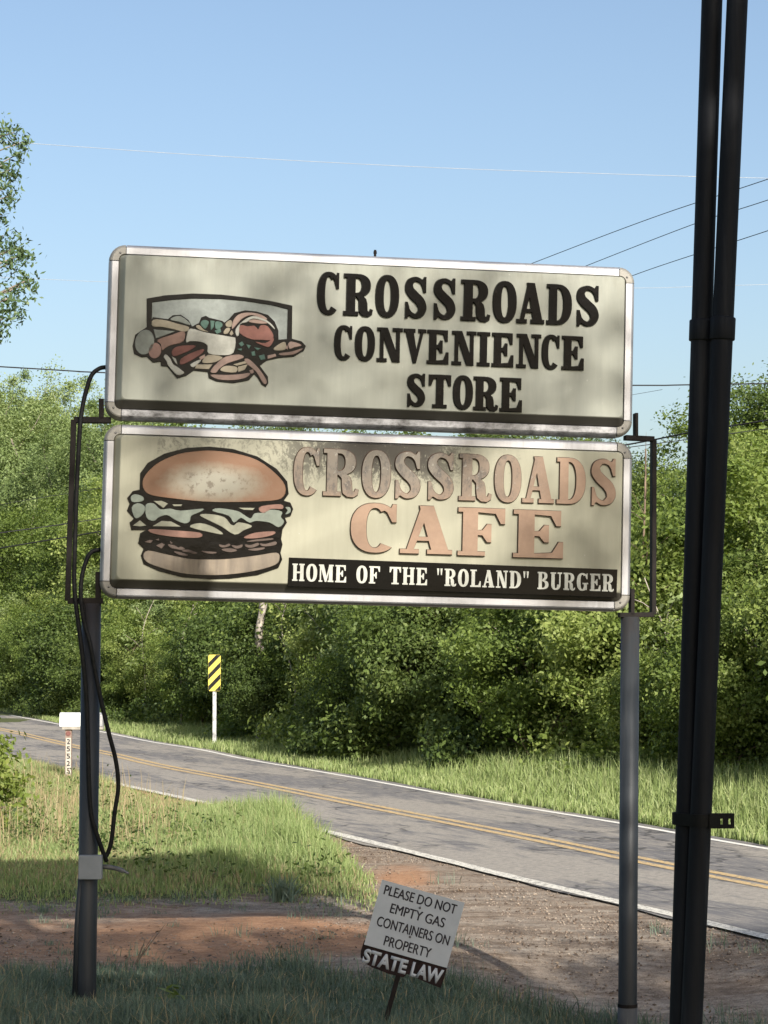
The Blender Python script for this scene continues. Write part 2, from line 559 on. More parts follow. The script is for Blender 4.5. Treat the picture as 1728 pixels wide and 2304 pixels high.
def ground_material():
    m = M('ground_soil', 0.95, 0, 0.2)
    g, r = m.attr('gravel'), m.attr('red')
    n1 = m.noise(1.1, 6, 0.65)
    n2 = m.noise(28, 5, 0.7)
    n3 = m.math('ADD', m.math('MULTIPLY', m.noise(95, 3, 0.6), .4), m.math('MULTIPLY', m.noise(11, 6, .8, (.7, 1, 1)), .6))
    soil = m.ramp(n2, [(.3, (.05, .055, .022)), (.55, (.10, .115, .042)), (.8, (.18, .175, .08))])
    grav = m.ramp(n3, [(.36, (.115, .092, .070)), (.46, (.265, .218, .170)), (.56, (.41, .35, .28)), (.68, (.56, .50, .42))])
    st_ = m.noise(2.2, 6, .65, (.35, 1.6, 1))
    grav = m.mix(m.ramp(st_, [(.38, .75), (.58, 0.0)]), grav, m.mix(1.0, grav, (.50, .43, .38), 'MULTIPLY'))
    grav = m.mix(m.ramp(n1, [(.35, 0.0), (.7, .6)]), grav, m.mix(1.0, grav, (.82, .68, .55), 'MULTIPLY'))
    red = m.ramp(m.math('ADD', m.math('MULTIPLY', n3, .7), m.math('MULTIPLY', n2, .3)), [(.34, (.14, .078, .047)), (.47, (.36, .188, .098)), (.60, (.52, .30, .17))])
    gm = m.ramp(m.math('ADD', g, m.math('MULTIPLY', m.math('SUBTRACT', n2, .5), .7)), [(.42, 0.0), (.58, 1.0)])
    rm = m.ramp(m.math('ADD', r, m.math('ADD', m.math('MULTIPLY', m.math('SUBTRACT', n2, .5), .8), m.math('MULTIPLY', m.math('SUBTRACT', n1, .5), 1.1))), [(.28, 0.0), (.95, .95)])
    m.color(m.mix(rm, m.mix(gm, soil, grav), red))
    m.bump(m.math('ADD', n3, n2), .7, .02)
    return m.m

def build_ground():
    m = ground_material()
    # one sheet: fine cells where the picture looks, coarse ones out to the horizon
    xs = np.concatenate([[-1500, -400, -120, -60, -30, -18], np.arange(-10.5, 8.01, .1), [12, 25, 60, 150, 500, 1500]])
    ys = np.concatenate([[-800, -200, -60, -20, 0, 8, 12], np.arange(13.5, 46, .1), np.arange(46.5, 95, 1.0), [110, 140, 200, 400, 1000, 2500]])
    X, Y = np.meshgrid(xs, ys)
    gravel, red, island, fore, dn = zones(X, Y)
    Z = 0.02 * wob(X, Y, 2.0) * (np.abs(X) < 10) * (Y > 13) * (Y < 46) * smooth(0, .6, dn)
    Z = Z + 0.10 * island * smooth(0, 1.2, dn)
    df = dist_line(X, Y, FARc)
    Z = Z + dip(X, Y) * smooth(.1, 1.2, dn)
    Z = Z - 0.006 + 0.16 * smooth(1.2, 5.5, df) * smooth(110, 95, Y)
    Z = np.where((dn < -.14) & (df < .2), -0.03, Z)
    ny, nx = X.shape
    V = np.stack([X, Y, Z], -1).reshape(-1, 3)
    idx = np.arange(ny * nx).reshape(ny, nx)
    Fq = np.stack([idx[:-1, :-1], idx[:-1, 1:], idx[1:, 1:], idx[1:, :-1]], -1).reshape(-1, 4)
    me = np_mesh('ground', V, Fq, {'gravel': gravel.ravel(), 'red': red.ravel()})
    o = link('ground', me, m, None, True)
    tag(o, kind='structure')

def asphalt_material():
    m = M('asphalt', 0.85, 0, 0.3)
    n1 = m.noise(140, 3, .6)
    def along(scale, detail, sx, sy):
        nd = m.n('ShaderNodeTexNoise')
        nd.inputs['Scale'].default_value = scale
        nd.inputs['Detail'].default_value = detail
        nd.inputs['Roughness'].default_value = .62
        mp = m.n('ShaderNodeMapping', vector_type='TEXTURE')
        mp.inputs['Rotation'].default_value = (0, 0, R(21.7))
        mp.inputs['Scale'].default_value = (sx, sy, 1)
        m.l(m.coord(), mp.inputs['Vector'])
        m.l(mp.outputs[0], nd.inputs['Vector'])
        return nd.outputs['Fac']
    n2 = along(1.0, 6, 1.5, 7.0)
    n3 = along(1.0, 5, .16, 1.1)
    base = m.ramp(n1, [(.3, (.22, .198, .170)), (.6, (.345, .312, .27)), (.8, (.44, .405, .355))])
    dark = m.ramp(n1, [(.3, (.09, .087, .088)), (.6, (.17, .162, .16)), (.85, (.27, .26, .25))])
    f = m.ramp(m.math('ADD', n2, m.math('MULTIPLY', m.math('SUBTRACT', n3, .5), .55)), [(.46, 0.0), (.56, 1.0)])
    cr = m.n('ShaderNodeTexVoronoi', feature='DISTANCE_TO_EDGE')
    cr.inputs['Scale'].default_value = .45
    wv = m.n('ShaderNodeVectorMath', operation='ADD')
    nv = m.n('ShaderNodeTexNoise')
    nv.inputs['Scale'].default_value = 1.6
    nv.inputs['Detail'].default_value = 6
    m.l(m.coord(), nv.inputs['Vector'])
    m.l(m.coord(), wv.inputs[0])
    m.l(nv.outputs['Color'], wv.inputs[1])
    m.l(wv.outputs[0], cr.inputs['Vector'])
    crack = m.math('MULTIPLY', m.ramp(cr.outputs['Distance'], [(.006, 1.0), (.016, 0.0)]), m.ramp(n2, [(.42, 0.0), (.52, .8)]))
    fine_ = along(1.0, 6, .05, .5)
    mid_ = m.noise(16, 7, .8, (.8, 1, 1))
    base = m.mix(1.0, base, m.ramp(mid_, [(.36, (.62, .62, .63)), (.5, (.98, .98, .97)), (.64, (1.22, 1.2, 1.16))]), 'MULTIPLY')
    dark = m.mix(m.ramp(fine_, [(.45, 0.0), (.62, .7)]), dark, base)
    m.color(m.mix(crack, m.mix(f, base, dark), (.05, .047, .045)))
    m.bump(n1, .35, .008)
    return m.m

def paint_material(name, c, wear):
    """road paint worn through to the asphalt in flecks"""
    m = M(name, 0.8, 0, 0.3)
    n = m.noise(22, 5, .7)
    n2 = m.noise(120, 3, .6)
    f = m.math('ADD', n, m.math('MULTIPLY', m.math('SUBTRACT', n2, .5), .6))
    m.color(m.ramp(f, [(wear - .06, (.23, .21, .18)), (wear + .04, c), (.9, tuple(min(1, v * 1.08) for v in c))]))
    return m.m

MAT['asphalt'] = asphalt_material()
MAT['white_paint'] = paint_material('white_paint', (.74, .71, .64), .36)
MAT['white_worn'] = paint_material('white_worn', (.68, .64, .55), .46)
MAT['yellow_paint'] = paint_material('yellow_paint', (.58, .40, .18), .47)
build_ground()
tag(strip('road', offs(FARc, .26), [(p[0] - .10 * w_, p[1] - .05 * w_) for p, w_ in zip(offs(NEARc, -.10), wob(np.array([p[0] for p in NEARc]), np.array([p[1] for p in NEARc]), 3.0))], 0.012, MAT['asphalt'], 6), kind='structure')
tag(strip('edge_line', offs(FARc, .055), offs(FARc, -.055), 0.017, MAT['white_paint'], 1), kind='structure')
tag(strip('edge_line', offs(NEARc, .075), offs(NEARc, -.10), 0.0175, MAT['white_worn'], 3, .012), kind='structure')
for a, b in ((.20, .065), (-.045, -.18)):
    tag(strip('centre_line', offs(MIDc, a), offs(MIDc, b), 0.017, MAT['yellow_paint'], 1), kind='structure')

# ------------------------------------------------------------------ the sign stand and its two cabinets
YAW, ROLL = 0.125407, 0.0235012
SU = Vector((math.cos(YAW) * math.cos(ROLL), math.sin(YAW) * math.cos(ROLL), -math.sin(ROLL)))
_n = SU.cross(Vector((0, 0, 1))).normalized()
SV = SU.cross(_n)
if SV.z < 0: SV = -SV
SN = SV.cross(SU)                              # away from the viewer
SW = 3.70
H_LOW, H_UP, GAP = 1.1967, 1.2112, 0.0308
O_LOW = Vector((-1.94013, 15.516, 2.74178))
O_UP = O_LOW + SV * (H_LOW + GAP) - SU * 0.005

def frame_matrix(o):
    return Matrix(((SU.x, SN.x, SV.x, o.x), (SU.y, SN.y, SV.y, o.y), (SU.z, SN.z, SV.z, o.z), (0, 0, 0, 1)))

def on_sign(px, py, origin, off):
    """photo pixel onto the plane of the sign, off metres behind its front; local (u, v)"""
    d = ray(px, py)
    o = origin + SN * off
    t = (o - EYEV).dot(SN) / d.dot(SN)
    p = EYEV + d * t - o
    return p.dot(SU), p.dot(SV)

def sign_point(px, py, off):
    d = ray(px, py)
    o = O_LOW + SN * off
    return EYEV + d * ((o - EYEV).dot(SN) / d.dot(SN))

def aluminium():
    m = M('aluminium', 0.42, 0.55, 0.5)
    n = m.noise(3, 6, .65, (1, 1, 1))
    st = m.noise(30, 4, .6, (1, 1, .08))
    f = m.math('ADD', m.math('MULTIPLY', n, .6), m.math('MULTIPLY', st, .4))
    m.color(m.ramp(f, [(.30, (.22, .217, .215)), (.45, (.33, .328, .34)), (.75, (.40, .398, .41))]))
    m.rough(m.ramp(n, [(.3, .52), (.7, .36)]))
    m.bump(m.noise(60, 3), .08, .003)
    return m.m
MAT['aluminium'] = aluminium()
MAT['aluminium_dirty'] = (lambda: (lambda m: (m.color(m.mix(m.ramp(m.noise(9, 7, .75, (1, 1, 1.6)), [(.40, 0.0), (.66, .9)]),
    (.31, .308, .318), (.022, .019, .017))), m.bump(m.noise(60, 3), .1, .003), m.m)[-1])(M('aluminium_dirty', .5, .4)))()
MAT['corner_cap'] = worn('corner_cap', (.17, .16, .14), (.25, .235, .205), 9, .5, .1, .1)
MAT['cabinet'] = worn('cabinet', (.18, .18, .17), (.34, .34, .33), 6, .5, .5, .1, (1, 1, .2))
MAT['steel_dark'] = worn('steel_dark', (.006, .0055, .005), (.018, .014, .012), 10, .65, .0)
MAT['screw'] = worn('screw', (.10, .095, .09), (.2, .19, .18), 30, .4, .7)

def face_material(name, c0, c1, grime, top_grime, H):
    """aged acrylic: run-down streaks, specks and mould along the top edge"""
    m = M(name, 0.34, 0, 0.22)
    st = m.noise(14, 5, .65, (1, 1, .09))
    bl = m.noise(1.6, 5, .6)
    fine = m.noise(70, 4, .7)
    f = m.math('ADD', m.math('MULTIPLY', st, .5), m.math('MULTIPLY', bl, .5))
    col = m.ramp(f, [(.28, c0), (.68, c1)])
    speck = m.ramp(m.noise(55, 2, .5, (1, 1, .55)), [(.74, 0.0), (.79, .55)])
    col = m.mix(speck, col, (.45, .43, .37))
    z = m.sep()[2]
    if grime:
        x = m.sep()[0]
        band = m.ramp(m.math('DIVIDE', z, H), [(.58, 0.0), (.70, .45), (.78, .9), (.86, 1.0)])
        xr = m.ramp(m.math('DIVIDE', x, SW), [(.05, .1), (.12, .5), (.30, .45), (.37, .75), (.45, 1.0), (.60, 1.0), (.70, .35), (.9, .0)])
        tex = m.math('ADD', m.math('MULTIPLY', m.noise(10, 8, .8, (1, 1, .55), dist=1.5), .7), m.math('MULTIPLY', fine, .3))
        g = m.math('MULTIPLY', m.math('MULTIPLY', band, xr), m.ramp(m.math('ADD', tex, m.math('MULTIPLY', m.math('SUBTRACT', m.math('MULTIPLY', band, xr), .6), .22)), [(.47, 0.0), (.53, 1.0)]))
        col = m.mix(m.math('MULTIPLY', g, .97), col, (.006, .0055, .005))
        soft = m.math('MULTIPLY', m.math('MULTIPLY', band, xr), .3)
        col = m.mix(soft, col, (.09, .078, .062))
    if top_grime:
        band = m.ramp(m.math('DIVIDE', z, H), [(.80, 0.0), (.95, .6)])
        g = m.math('MULTIPLY', band, m.ramp(m.noise(20, 6, .7, (1, 1, .3)), [(.45, 0.0), (.65, .6)]))
        col = m.mix(g, col, (.13, .115, .085))
    # even dark band along the bottom border of the pan
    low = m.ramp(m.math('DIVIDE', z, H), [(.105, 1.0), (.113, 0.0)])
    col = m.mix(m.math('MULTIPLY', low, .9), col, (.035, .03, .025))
    m.color(col)
    m.rough(m.ramp(bl, [(.3, .42), (.7, .28)]))
    m.bump(m.noise(1.3, 3), .15, .05)
    return m.m

def rr_ring(inset, W, H, rad, n=7):
    """rounded rectangle ring, as 4 corner arcs (counter-clockwise from bottom-left), inset inward"""
    out = []
    r = max(rad - inset, .012)
    for cx, cz, a0 in ((inset + r, inset + r, 180), (W - inset - r, inset + r, 270), (W - inset - r, H - inset - r, 0), (inset + r, H - inset - r, 90)):
        out.append([(cx + r * math.cos(R(a0 + 90 * k / n)), cz + r * math.sin(R(a0 + 90 * k / n))) for k in range(n + 1)])
    return out

def cabinet_sign(origin, H, label, face_mat, bottom_mat):
    root = empty('sign')
    root.matrix_world = frame_matrix(origin)
    tag(root, label, 'sign', None)
    W, RAD, DEP = SW, .115, .18
    prof = [(0.000, .075), (0.003, .03), (.017, .005), (.026, 0.0), (.067, 0.0), (.071, .012), (.071, .04)]   # (inset, depth) of the frame extrusion
    rings = [rr_ring(t, W, H, RAD) for t, _ in prof]
    # corner caps
    for c in range(4):
        bm = bmesh.new()
        rows = [[(x, d - .002, z) for x, z in rings[i][c]] for i, (_, d) in enumerate(prof)]
        for a, b in zip(rows, rows[1:]):
            a, b = [bm.verts.new(p) for p in a], [bm.verts.new(p) for p in b]
            for k in range(len(a) - 1):
                bm.faces.new((a[k], a[k + 1], b[k + 1], b[k]))
        cap = from_bm('corner_cap', bm, MAT['corner_cap'], root, True)
        x, z = rings[3][c][3]
        cx, cz = W / 2 - x, H / 2 - z
        s = bmesh.new()
        bmesh.ops.create_uvsphere(s, u_segments=10, v_segments=6, radius=.008, matrix=Matrix.Translation((x + math.copysign(.018, cx), .0, z + math.copysign(.018, cz))))
        from_bm('screw', s, MAT['screw'], cap, True)
    # straight rails between the caps
    for c in range(4):
        bm = bmesh.new()
        rows = []
        for i, (_, d) in enumerate(prof):
            a = rings[i][c][-1]
            b = rings[i][(c + 1) % 4][0]
            L_ = math.hypot(b[0] - a[0], b[1] - a[1])
            row = [bm.verts.new((a[0] + (b[0] - a[0]) * q, d, a[1] + (b[1] - a[1]) * q)) for q in [.005 / L_] + [k / 12 for k in range(1, 12)] + [1 - .005 / L_]]
            rows.append(row)
        for a, b in zip(rows, rows[1:]):
            for k in range(12):
                bm.faces.new((a[k], a[k + 1], b[k + 1], b[k]))
        from_bm('frame_rail', bm, bottom_mat if c == 0 else MAT['aluminium'], root, False)
    # cabinet box behind the frame
    bm = bmesh.new()
    r0 = [p for c in rr_ring(.004, W, H, RAD) for p in c]
    fr = [bm.verts.new((x, .072, z)) for x, z in r0]
    bk = [bm.verts.new((x, DEP, z)) for x, z in r0]
    for k in range(len(fr)):
        bm.faces.new((fr[k], fr[(k + 1) % len(fr)], bk[(k + 1) % len(fr)], bk[k]))
    bm.faces.new(bk)
    from_bm('cabinet', bm, MAT['cabinet'], root)
    # pan-formed face standing proud of the frame
    bm = bmesh.new()
    l0, l1, b0, b1 = .088, .118, .088, .138
    ri, rf = .03, .035
    def rr(x0, x1, z0, z1, r, y, n=5):
        out = []
        for cx, cz, a0 in ((x0 + r, z0 + r, 180), (x1 - r, z0 + r, 270), (x1 - r, z1 - r, 0), (x0 + r, z1 - r, 90)):
            out += [bm.verts.new((cx + r * math.cos(R(a0 + 90 * k / n)), y, cz + r * math.sin(R(a0 + 90 * k / n)))) for k in range(n + 1)]
        return out
    ringA = rr(.069, W - .069, .069, H - .069, .028, .03)
    ringB = rr(.078, W - .074, .078, H - .074, .03, .012)
    ringC = rr(.112, W - .088, .128, H - .082, .035, -.045)
    ringD = rr(.118, W - .094, .135, H - .088, .035, -.050)
    for a, b in ((ringA, ringB), (ringB, ringC), (ringC, ringD)):
        for k in range(len(a)):
            bm.faces.new((a[k], a[(k + 1) % len(a)], b[(k + 1) % len(a)], b[k]))
    bm.faces.new(ringD)
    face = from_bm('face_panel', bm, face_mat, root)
    return root, face

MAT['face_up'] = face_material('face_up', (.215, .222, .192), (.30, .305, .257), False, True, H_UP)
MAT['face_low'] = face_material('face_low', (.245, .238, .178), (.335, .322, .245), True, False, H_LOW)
FY = -.050                                     # front of the face in local depth

def black_letter():
    m = M('black_vinyl', .24, 0, .08)
    n = m.noise(7, 6, .7)
    m.color(m.ramp(n, [(.35, (.001, .001, .001)), (.62, (.0025, .002, .002)), (.74, (.016, .012, .010))]))
    m.bump(m.noise(14, 4), .10, .02)
    return m.m
MAT['black_vinyl'] = black_letter()

def orange_letter():
    m = M('orange_vinyl', .5, 0, .4)
    n = m.noise(9, 6, .7)
    f2 = m.noise(2.2, 4, .6)
    sx = m.sep()
    zz = m.math('DIVIDE', sx[2], H_LOW)
    xx = m.math('DIVIDE', sx[0], SW)
    col = m.ramp(n, [(.3, (.200, .122, .078)), (.7, (.262, .168, .108))])
    band = m.math('MULTIPLY', m.ramp(zz, [(.58, 0.0), (.66, .75), (.78, 1.0)]), m.ramp(xx, [(.34, .75), (.42, 1.0), (.62, 1.0), (.78, .55), (.86, .0)]))
    col = m.mix(m.math('MULTIPLY', band, m.ramp(f2, [(.3, .7), (.55, 1.0)])), col, (.125, .105, .080))
    fl = m.math('MULTIPLY', band, m.ramp(m.noise(14, 8, .8, (1, 1, .6)), [(.50, 0.0), (.58, .95)]))
    col = m.mix(fl, col, (.06, .05, .042))
    col = m.mix(m.math('MULTIPLY', band, m.ramp(m.noise(33, 5, .7), [(.62, 0.0), (.68, .7)])), col, (.30, .28, .24))
    m.color(col)
    m.bump(n, .15, .01)
    return m.m
MAT['orange_vinyl'] = orange_letter()
MAT['orange_edge'] = worn('orange_edge', (.05, .028, .018), (.12, .065, .04), 12, .6)
MAT['black_board'] = worn('black_board', (.001, .001, .001), (.003, .003, .003), 6, .22, 0, .05)
MAT['white_letter'] = worn('white_letter', (.34, .34, .29), (.43, .43, .38), 14, .5, 0, .05)

def letters(face, origin, off, sc, line, yt, yb, mat, depth, flare, edge=None):
    """line: (char, x0, x1) in a zoomed crop (off + sc * x); yt / yb: (x_ref, y_ref, slope)"""
    for ch, x0, x1 in line:
        xm = (x0 + x1) / 2
        t = yt[1] + (xm - yt[0]) * yt[2]
        b = yb[1] + (xm - yb[0]) * yb[2]
        P = lambda x, y: on_sign(off[0] + sc * x, off[1] + sc * y, origin, FY)
        u0, _ = P(x0, (t + b) / 2)
        u1, _ = P(x1, (t + b) / 2)
        _, v1 = P(xm, t)
        _, v0 = P(xm, b)
        bm = bmesh.new()
        relief(bm, glyph_polys(ch, u0, u1, v0, v1), FY - depth, FY + .002, flare)
        bm.normal_update()
        o = from_bm('letter', bm, mat, face)
        if edge:
            o.data.materials.append(edge)
            for p in o.data.polygons:
                if abs(p.normal.y) < .9:
                    p.material_index = 1

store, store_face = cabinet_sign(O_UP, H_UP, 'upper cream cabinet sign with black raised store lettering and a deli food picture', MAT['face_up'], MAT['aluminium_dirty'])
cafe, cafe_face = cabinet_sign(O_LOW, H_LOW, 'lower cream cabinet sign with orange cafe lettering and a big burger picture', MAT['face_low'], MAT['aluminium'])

o1, s1 = (640, 560), 820 / 1659
letters(store_face, O_UP, o1, s1, [('C', 150, 248), ('R', 270, 402), ('O', 415, 520), ('S', 546, 650), ('S', 677, 782), ('R', 804, 936), ('O', 949, 1055), ('A', 1058, 1182), ('D', 1194, 1306), ('S', 1327, 1434)],
        (270, 113, .0519), (270, 300, .0454), MAT['black_vinyl'], .022, .006)
letters(store_face, O_UP, o1, s1, [('C', 228, 307), ('O', 322, 410), ('N', 422, 536), ('V', 543, 643), ('E', 650, 746), ('N', 763, 871), ('I', 878, 934), ('E', 945, 1041), ('N', 1057, 1166), ('C', 1172, 1251), ('E', 1263, 1361)],
        (425, 359, .0453), (425, 511, .0442), MAT['black_vinyl'], .02, .006)
letters(store_face, O_UP, o1, s1, [('S', 557, 643), ('T', 657, 756), ('O', 768, 856), ('R', 861, 972), ('E', 981, 1080)],
        (658, 573, .0435), (658, 720, .056), MAT['black_vinyl'], .02, .006)
o2, s2 = (620, 960), 860 / 1659
letters(cafe_face, O_LOW, o2, s2, [('C', 78, 190), ('R', 207, 360), ('O', 374, 498), ('S', 514, 632), ('S', 656, 777), ('R', 795, 937), ('O', 949, 1064), ('A', 1070, 1207), ('D', 1219, 1343), ('S', 1365, 1480)],
        (207, 97, .0375), (207, 299, .0346), MAT['orange_vinyl'], .022, .007, MAT['orange_edge'])
letters(cafe_face, O_LOW, o2, s2, [('C', 325, 526), ('A', 540, 766), ('F', 790, 993), ('E', 1030, 1246)],
        (620, 344, .04), (620, 551, .036), MAT['orange_vinyl'], .026, .007, MAT['orange_edge'])

# black banner with its white words
def P2(x, y): return on_sign(o2[0] + s2 * x, o2[1] + s2 * y, O_LOW, FY)
bm = bmesh.new()
relief(bm, [[P2(58, 568), P2(1483, 620), P2(1479, 741), P2(52, 692)]], FY - .006, FY + .002, .001)
banner = from_bm('banner', bm, MAT['black_board'], cafe)
GW = {'"': .62, 'M': 1.35, 'H': 1.12, 'O': 1.0, 'F': .98, 'E': 1.0, 'L': .98, 'A': 1.12, 'N': 1.1, 'D': 1.08, 'B': 1.06, 'U': 1.08, 'R': 1.1, 'G': 1.08, 'T': 1.05}
for word, x0, x1 in (('HOME', 72, 306), ('OF', 350, 452), ('THE', 494, 657), ('"ROLAND"', 697, 1100), ('BURGER', 1136, 1467)):
    gap = .15
    tot = sum(GW[c] for c in word) + gap * (len(word) - 1)
    k = (x1 - x0) / tot
    x = x0
    for c in word:
        xa, xb = x, x + GW[c] * k
        xm = (xa + xb) / 2
        t = 594 + (xm - 72) * .0338
        b = 669 + (xm - 72) * .0338
        u0, _ = P2(xa, (t + b) / 2)
        u1, _ = P2(xb, (t + b) / 2)
        _, v1 = P2(xm, t)
        _, v0 = P2(xm, b)
        bm = bmesh.new()
        relief(bm, glyph_polys(c, u0, u1, v0, v1), FY - .010, FY - .004)
        from_bm('letter', bm, MAT['white_letter'], banner)
        x = xb + gap * k

# ---- pictures on the two faces: raised patches on a black relief
def flat_col(name, c, rough=.5, var=.25):
    m = M(name, rough, 0, .15)
    n = m.noise(10, 6, .7)
    m.color(m.ramp(n, [(.3, tuple(v * (1 - var) for v in c)), (.7, tuple(v * (1 + var) for v in c))]))
    m.bump(m.noise(12, 4), .2, .012)
    return m.m
PC = {k: flat_col('paint_' + k, tuple(c * .50 for c in v)) for k, v in dict(white=(.56, .55, .48), grey=(.30, .32, .28), pane=(.37, .40, .37), brown=(.34, .21, .165), salmon=(.36, .22, .18), beige=(.43, .37, .27), teal=(.11, .20, .16),
      pink=(.48, .34, .28), red=(.31, .135, .105), meat=(.25, .105, .085), crust=(.36, .25, .205), mint=(.36, .40, .33), cheese=(.46, .45, .34), tomato=(.39, .22, .17), char=(.19, .14, .115)).items()}
MAT['outline'] = flat_col('picture_outline', (.0012, .001, .001), .25)

KIND = {'deli': dict(white='napkin', grey='bread_end', salmon='sausage_end', brown='sausage', beige='bread', teal='lettuce_leaf', pink='bread_slice', red='tomato_slice', meat='ham_slice', crust='bread_crust'),
        'burger': dict(mint='lettuce_leaf', cheese='cheese_slice', tomato='tomato_slice', char='meat_patty')}

def picture(face, origin, off, sc, name, base, patches, mats=None, d0=.012, d1=.019):
    Q = lambda p: on_sign(off[0] + sc * p[0], off[1] + sc * p[1], origin, FY)
    bm = bmesh.new()
    relief(bm, [[Q(p) for p in poly] for poly in base], FY - d0, FY + .002, .004)
    root = from_bm('picture_outline', bm, MAT['outline'], face)
    for col, poly in patches:
        bm = bmesh.new()
        relief(bm, [smooth_poly([Q(p) for p in poly])], FY - d1, FY - d0 + .002, .003)
        nm, mt = col if isinstance(col, tuple) else (KIND[name][col], PC[col])
        from_bm(nm, bm, mt, root)
    return root

def smooth_poly(pts, n=3):
    if len(pts) < 5:
        return pts
    P = [Vector((x, y, 0)) for x, y in pts]
    out = []
    L = len(P)
    for i in range(L):
        a, b, c, d = P[i - 1], P[i], P[(i + 1) % L], P[(i + 2) % L]
        for k in range(n):
            t = k / n
            q = 0.5 * ((2 * b) + (c - a) * t + (2 * a - 5 * b + 4 * c - d) * t * t + (3 * b - a - 3 * c + d) * t ** 3)
            out.append((q.x, q.y))
    return out

def ell(cx, cy, rx, ry, rot=0, n=20):
    return [(cx + rx * math.cos(t) * math.cos(R(rot)) - ry * math.sin(t) * math.sin(R(rot)), cy + rx * math.cos(t) * math.sin(R(rot)) + ry * math.sin(t) * math.cos(R(rot))) for t in (2 * math.pi * k / n for k in range(n))]

o3, s3 = (290, 650), 410 / 1659
arch = [(165, 90), (330, 62), (580, 45), (840, 55), (1060, 80), (1300, 115), (1485, 155), (1482, 462), (1440, 462), (1447, 185), (1300, 147), (1060, 110), (840, 90), (580, 86), (400, 98), (210, 122), (208, 352), (165, 355)]
food = [(165, 350), (60, 420), (38, 520), (50, 590), (120, 620), (165, 615), (220, 668), (290, 660), (295, 700), (350, 705), (440, 812), (520, 790), (590, 740), (720, 755), (730, 810), (800, 840), (950, 856), (1090, 830), (1140, 775), (1170, 800), (1210, 870), (1245, 890), (1266, 860), (1262, 800), (1190, 700), (1250, 652), (1360, 627), (1500, 615), (1590, 562), (1608, 520), (1570, 480), (1480, 455), (1360, 465), (1358, 380), (1325, 300), (1265, 240), (1160, 208), (1060, 198), (960, 223), (915, 275), (870, 310), (850, 295), (730, 265), (700, 248), (660, 262), (640, 312), (575, 345), (540, 285), (470, 238), (400, 243), (355, 278), (220, 260), (200, 300)]
pane = [(208, 120), (400, 96), (580, 84), (840, 88), (1060, 108), (1300, 145), (1449, 183), (1443, 470), (900, 420), (208, 352)]
Qs = lambda p: on_sign(o3[0] + s3 * p[0], o3[1] + s3 * p[1], O_UP, FY)
bm = bmesh.new()
relief(bm, [[Qs(p) for p in pane]], FY - .004, FY + .002)
from_bm('picture_ground', bm, PC['pane'], store_face)
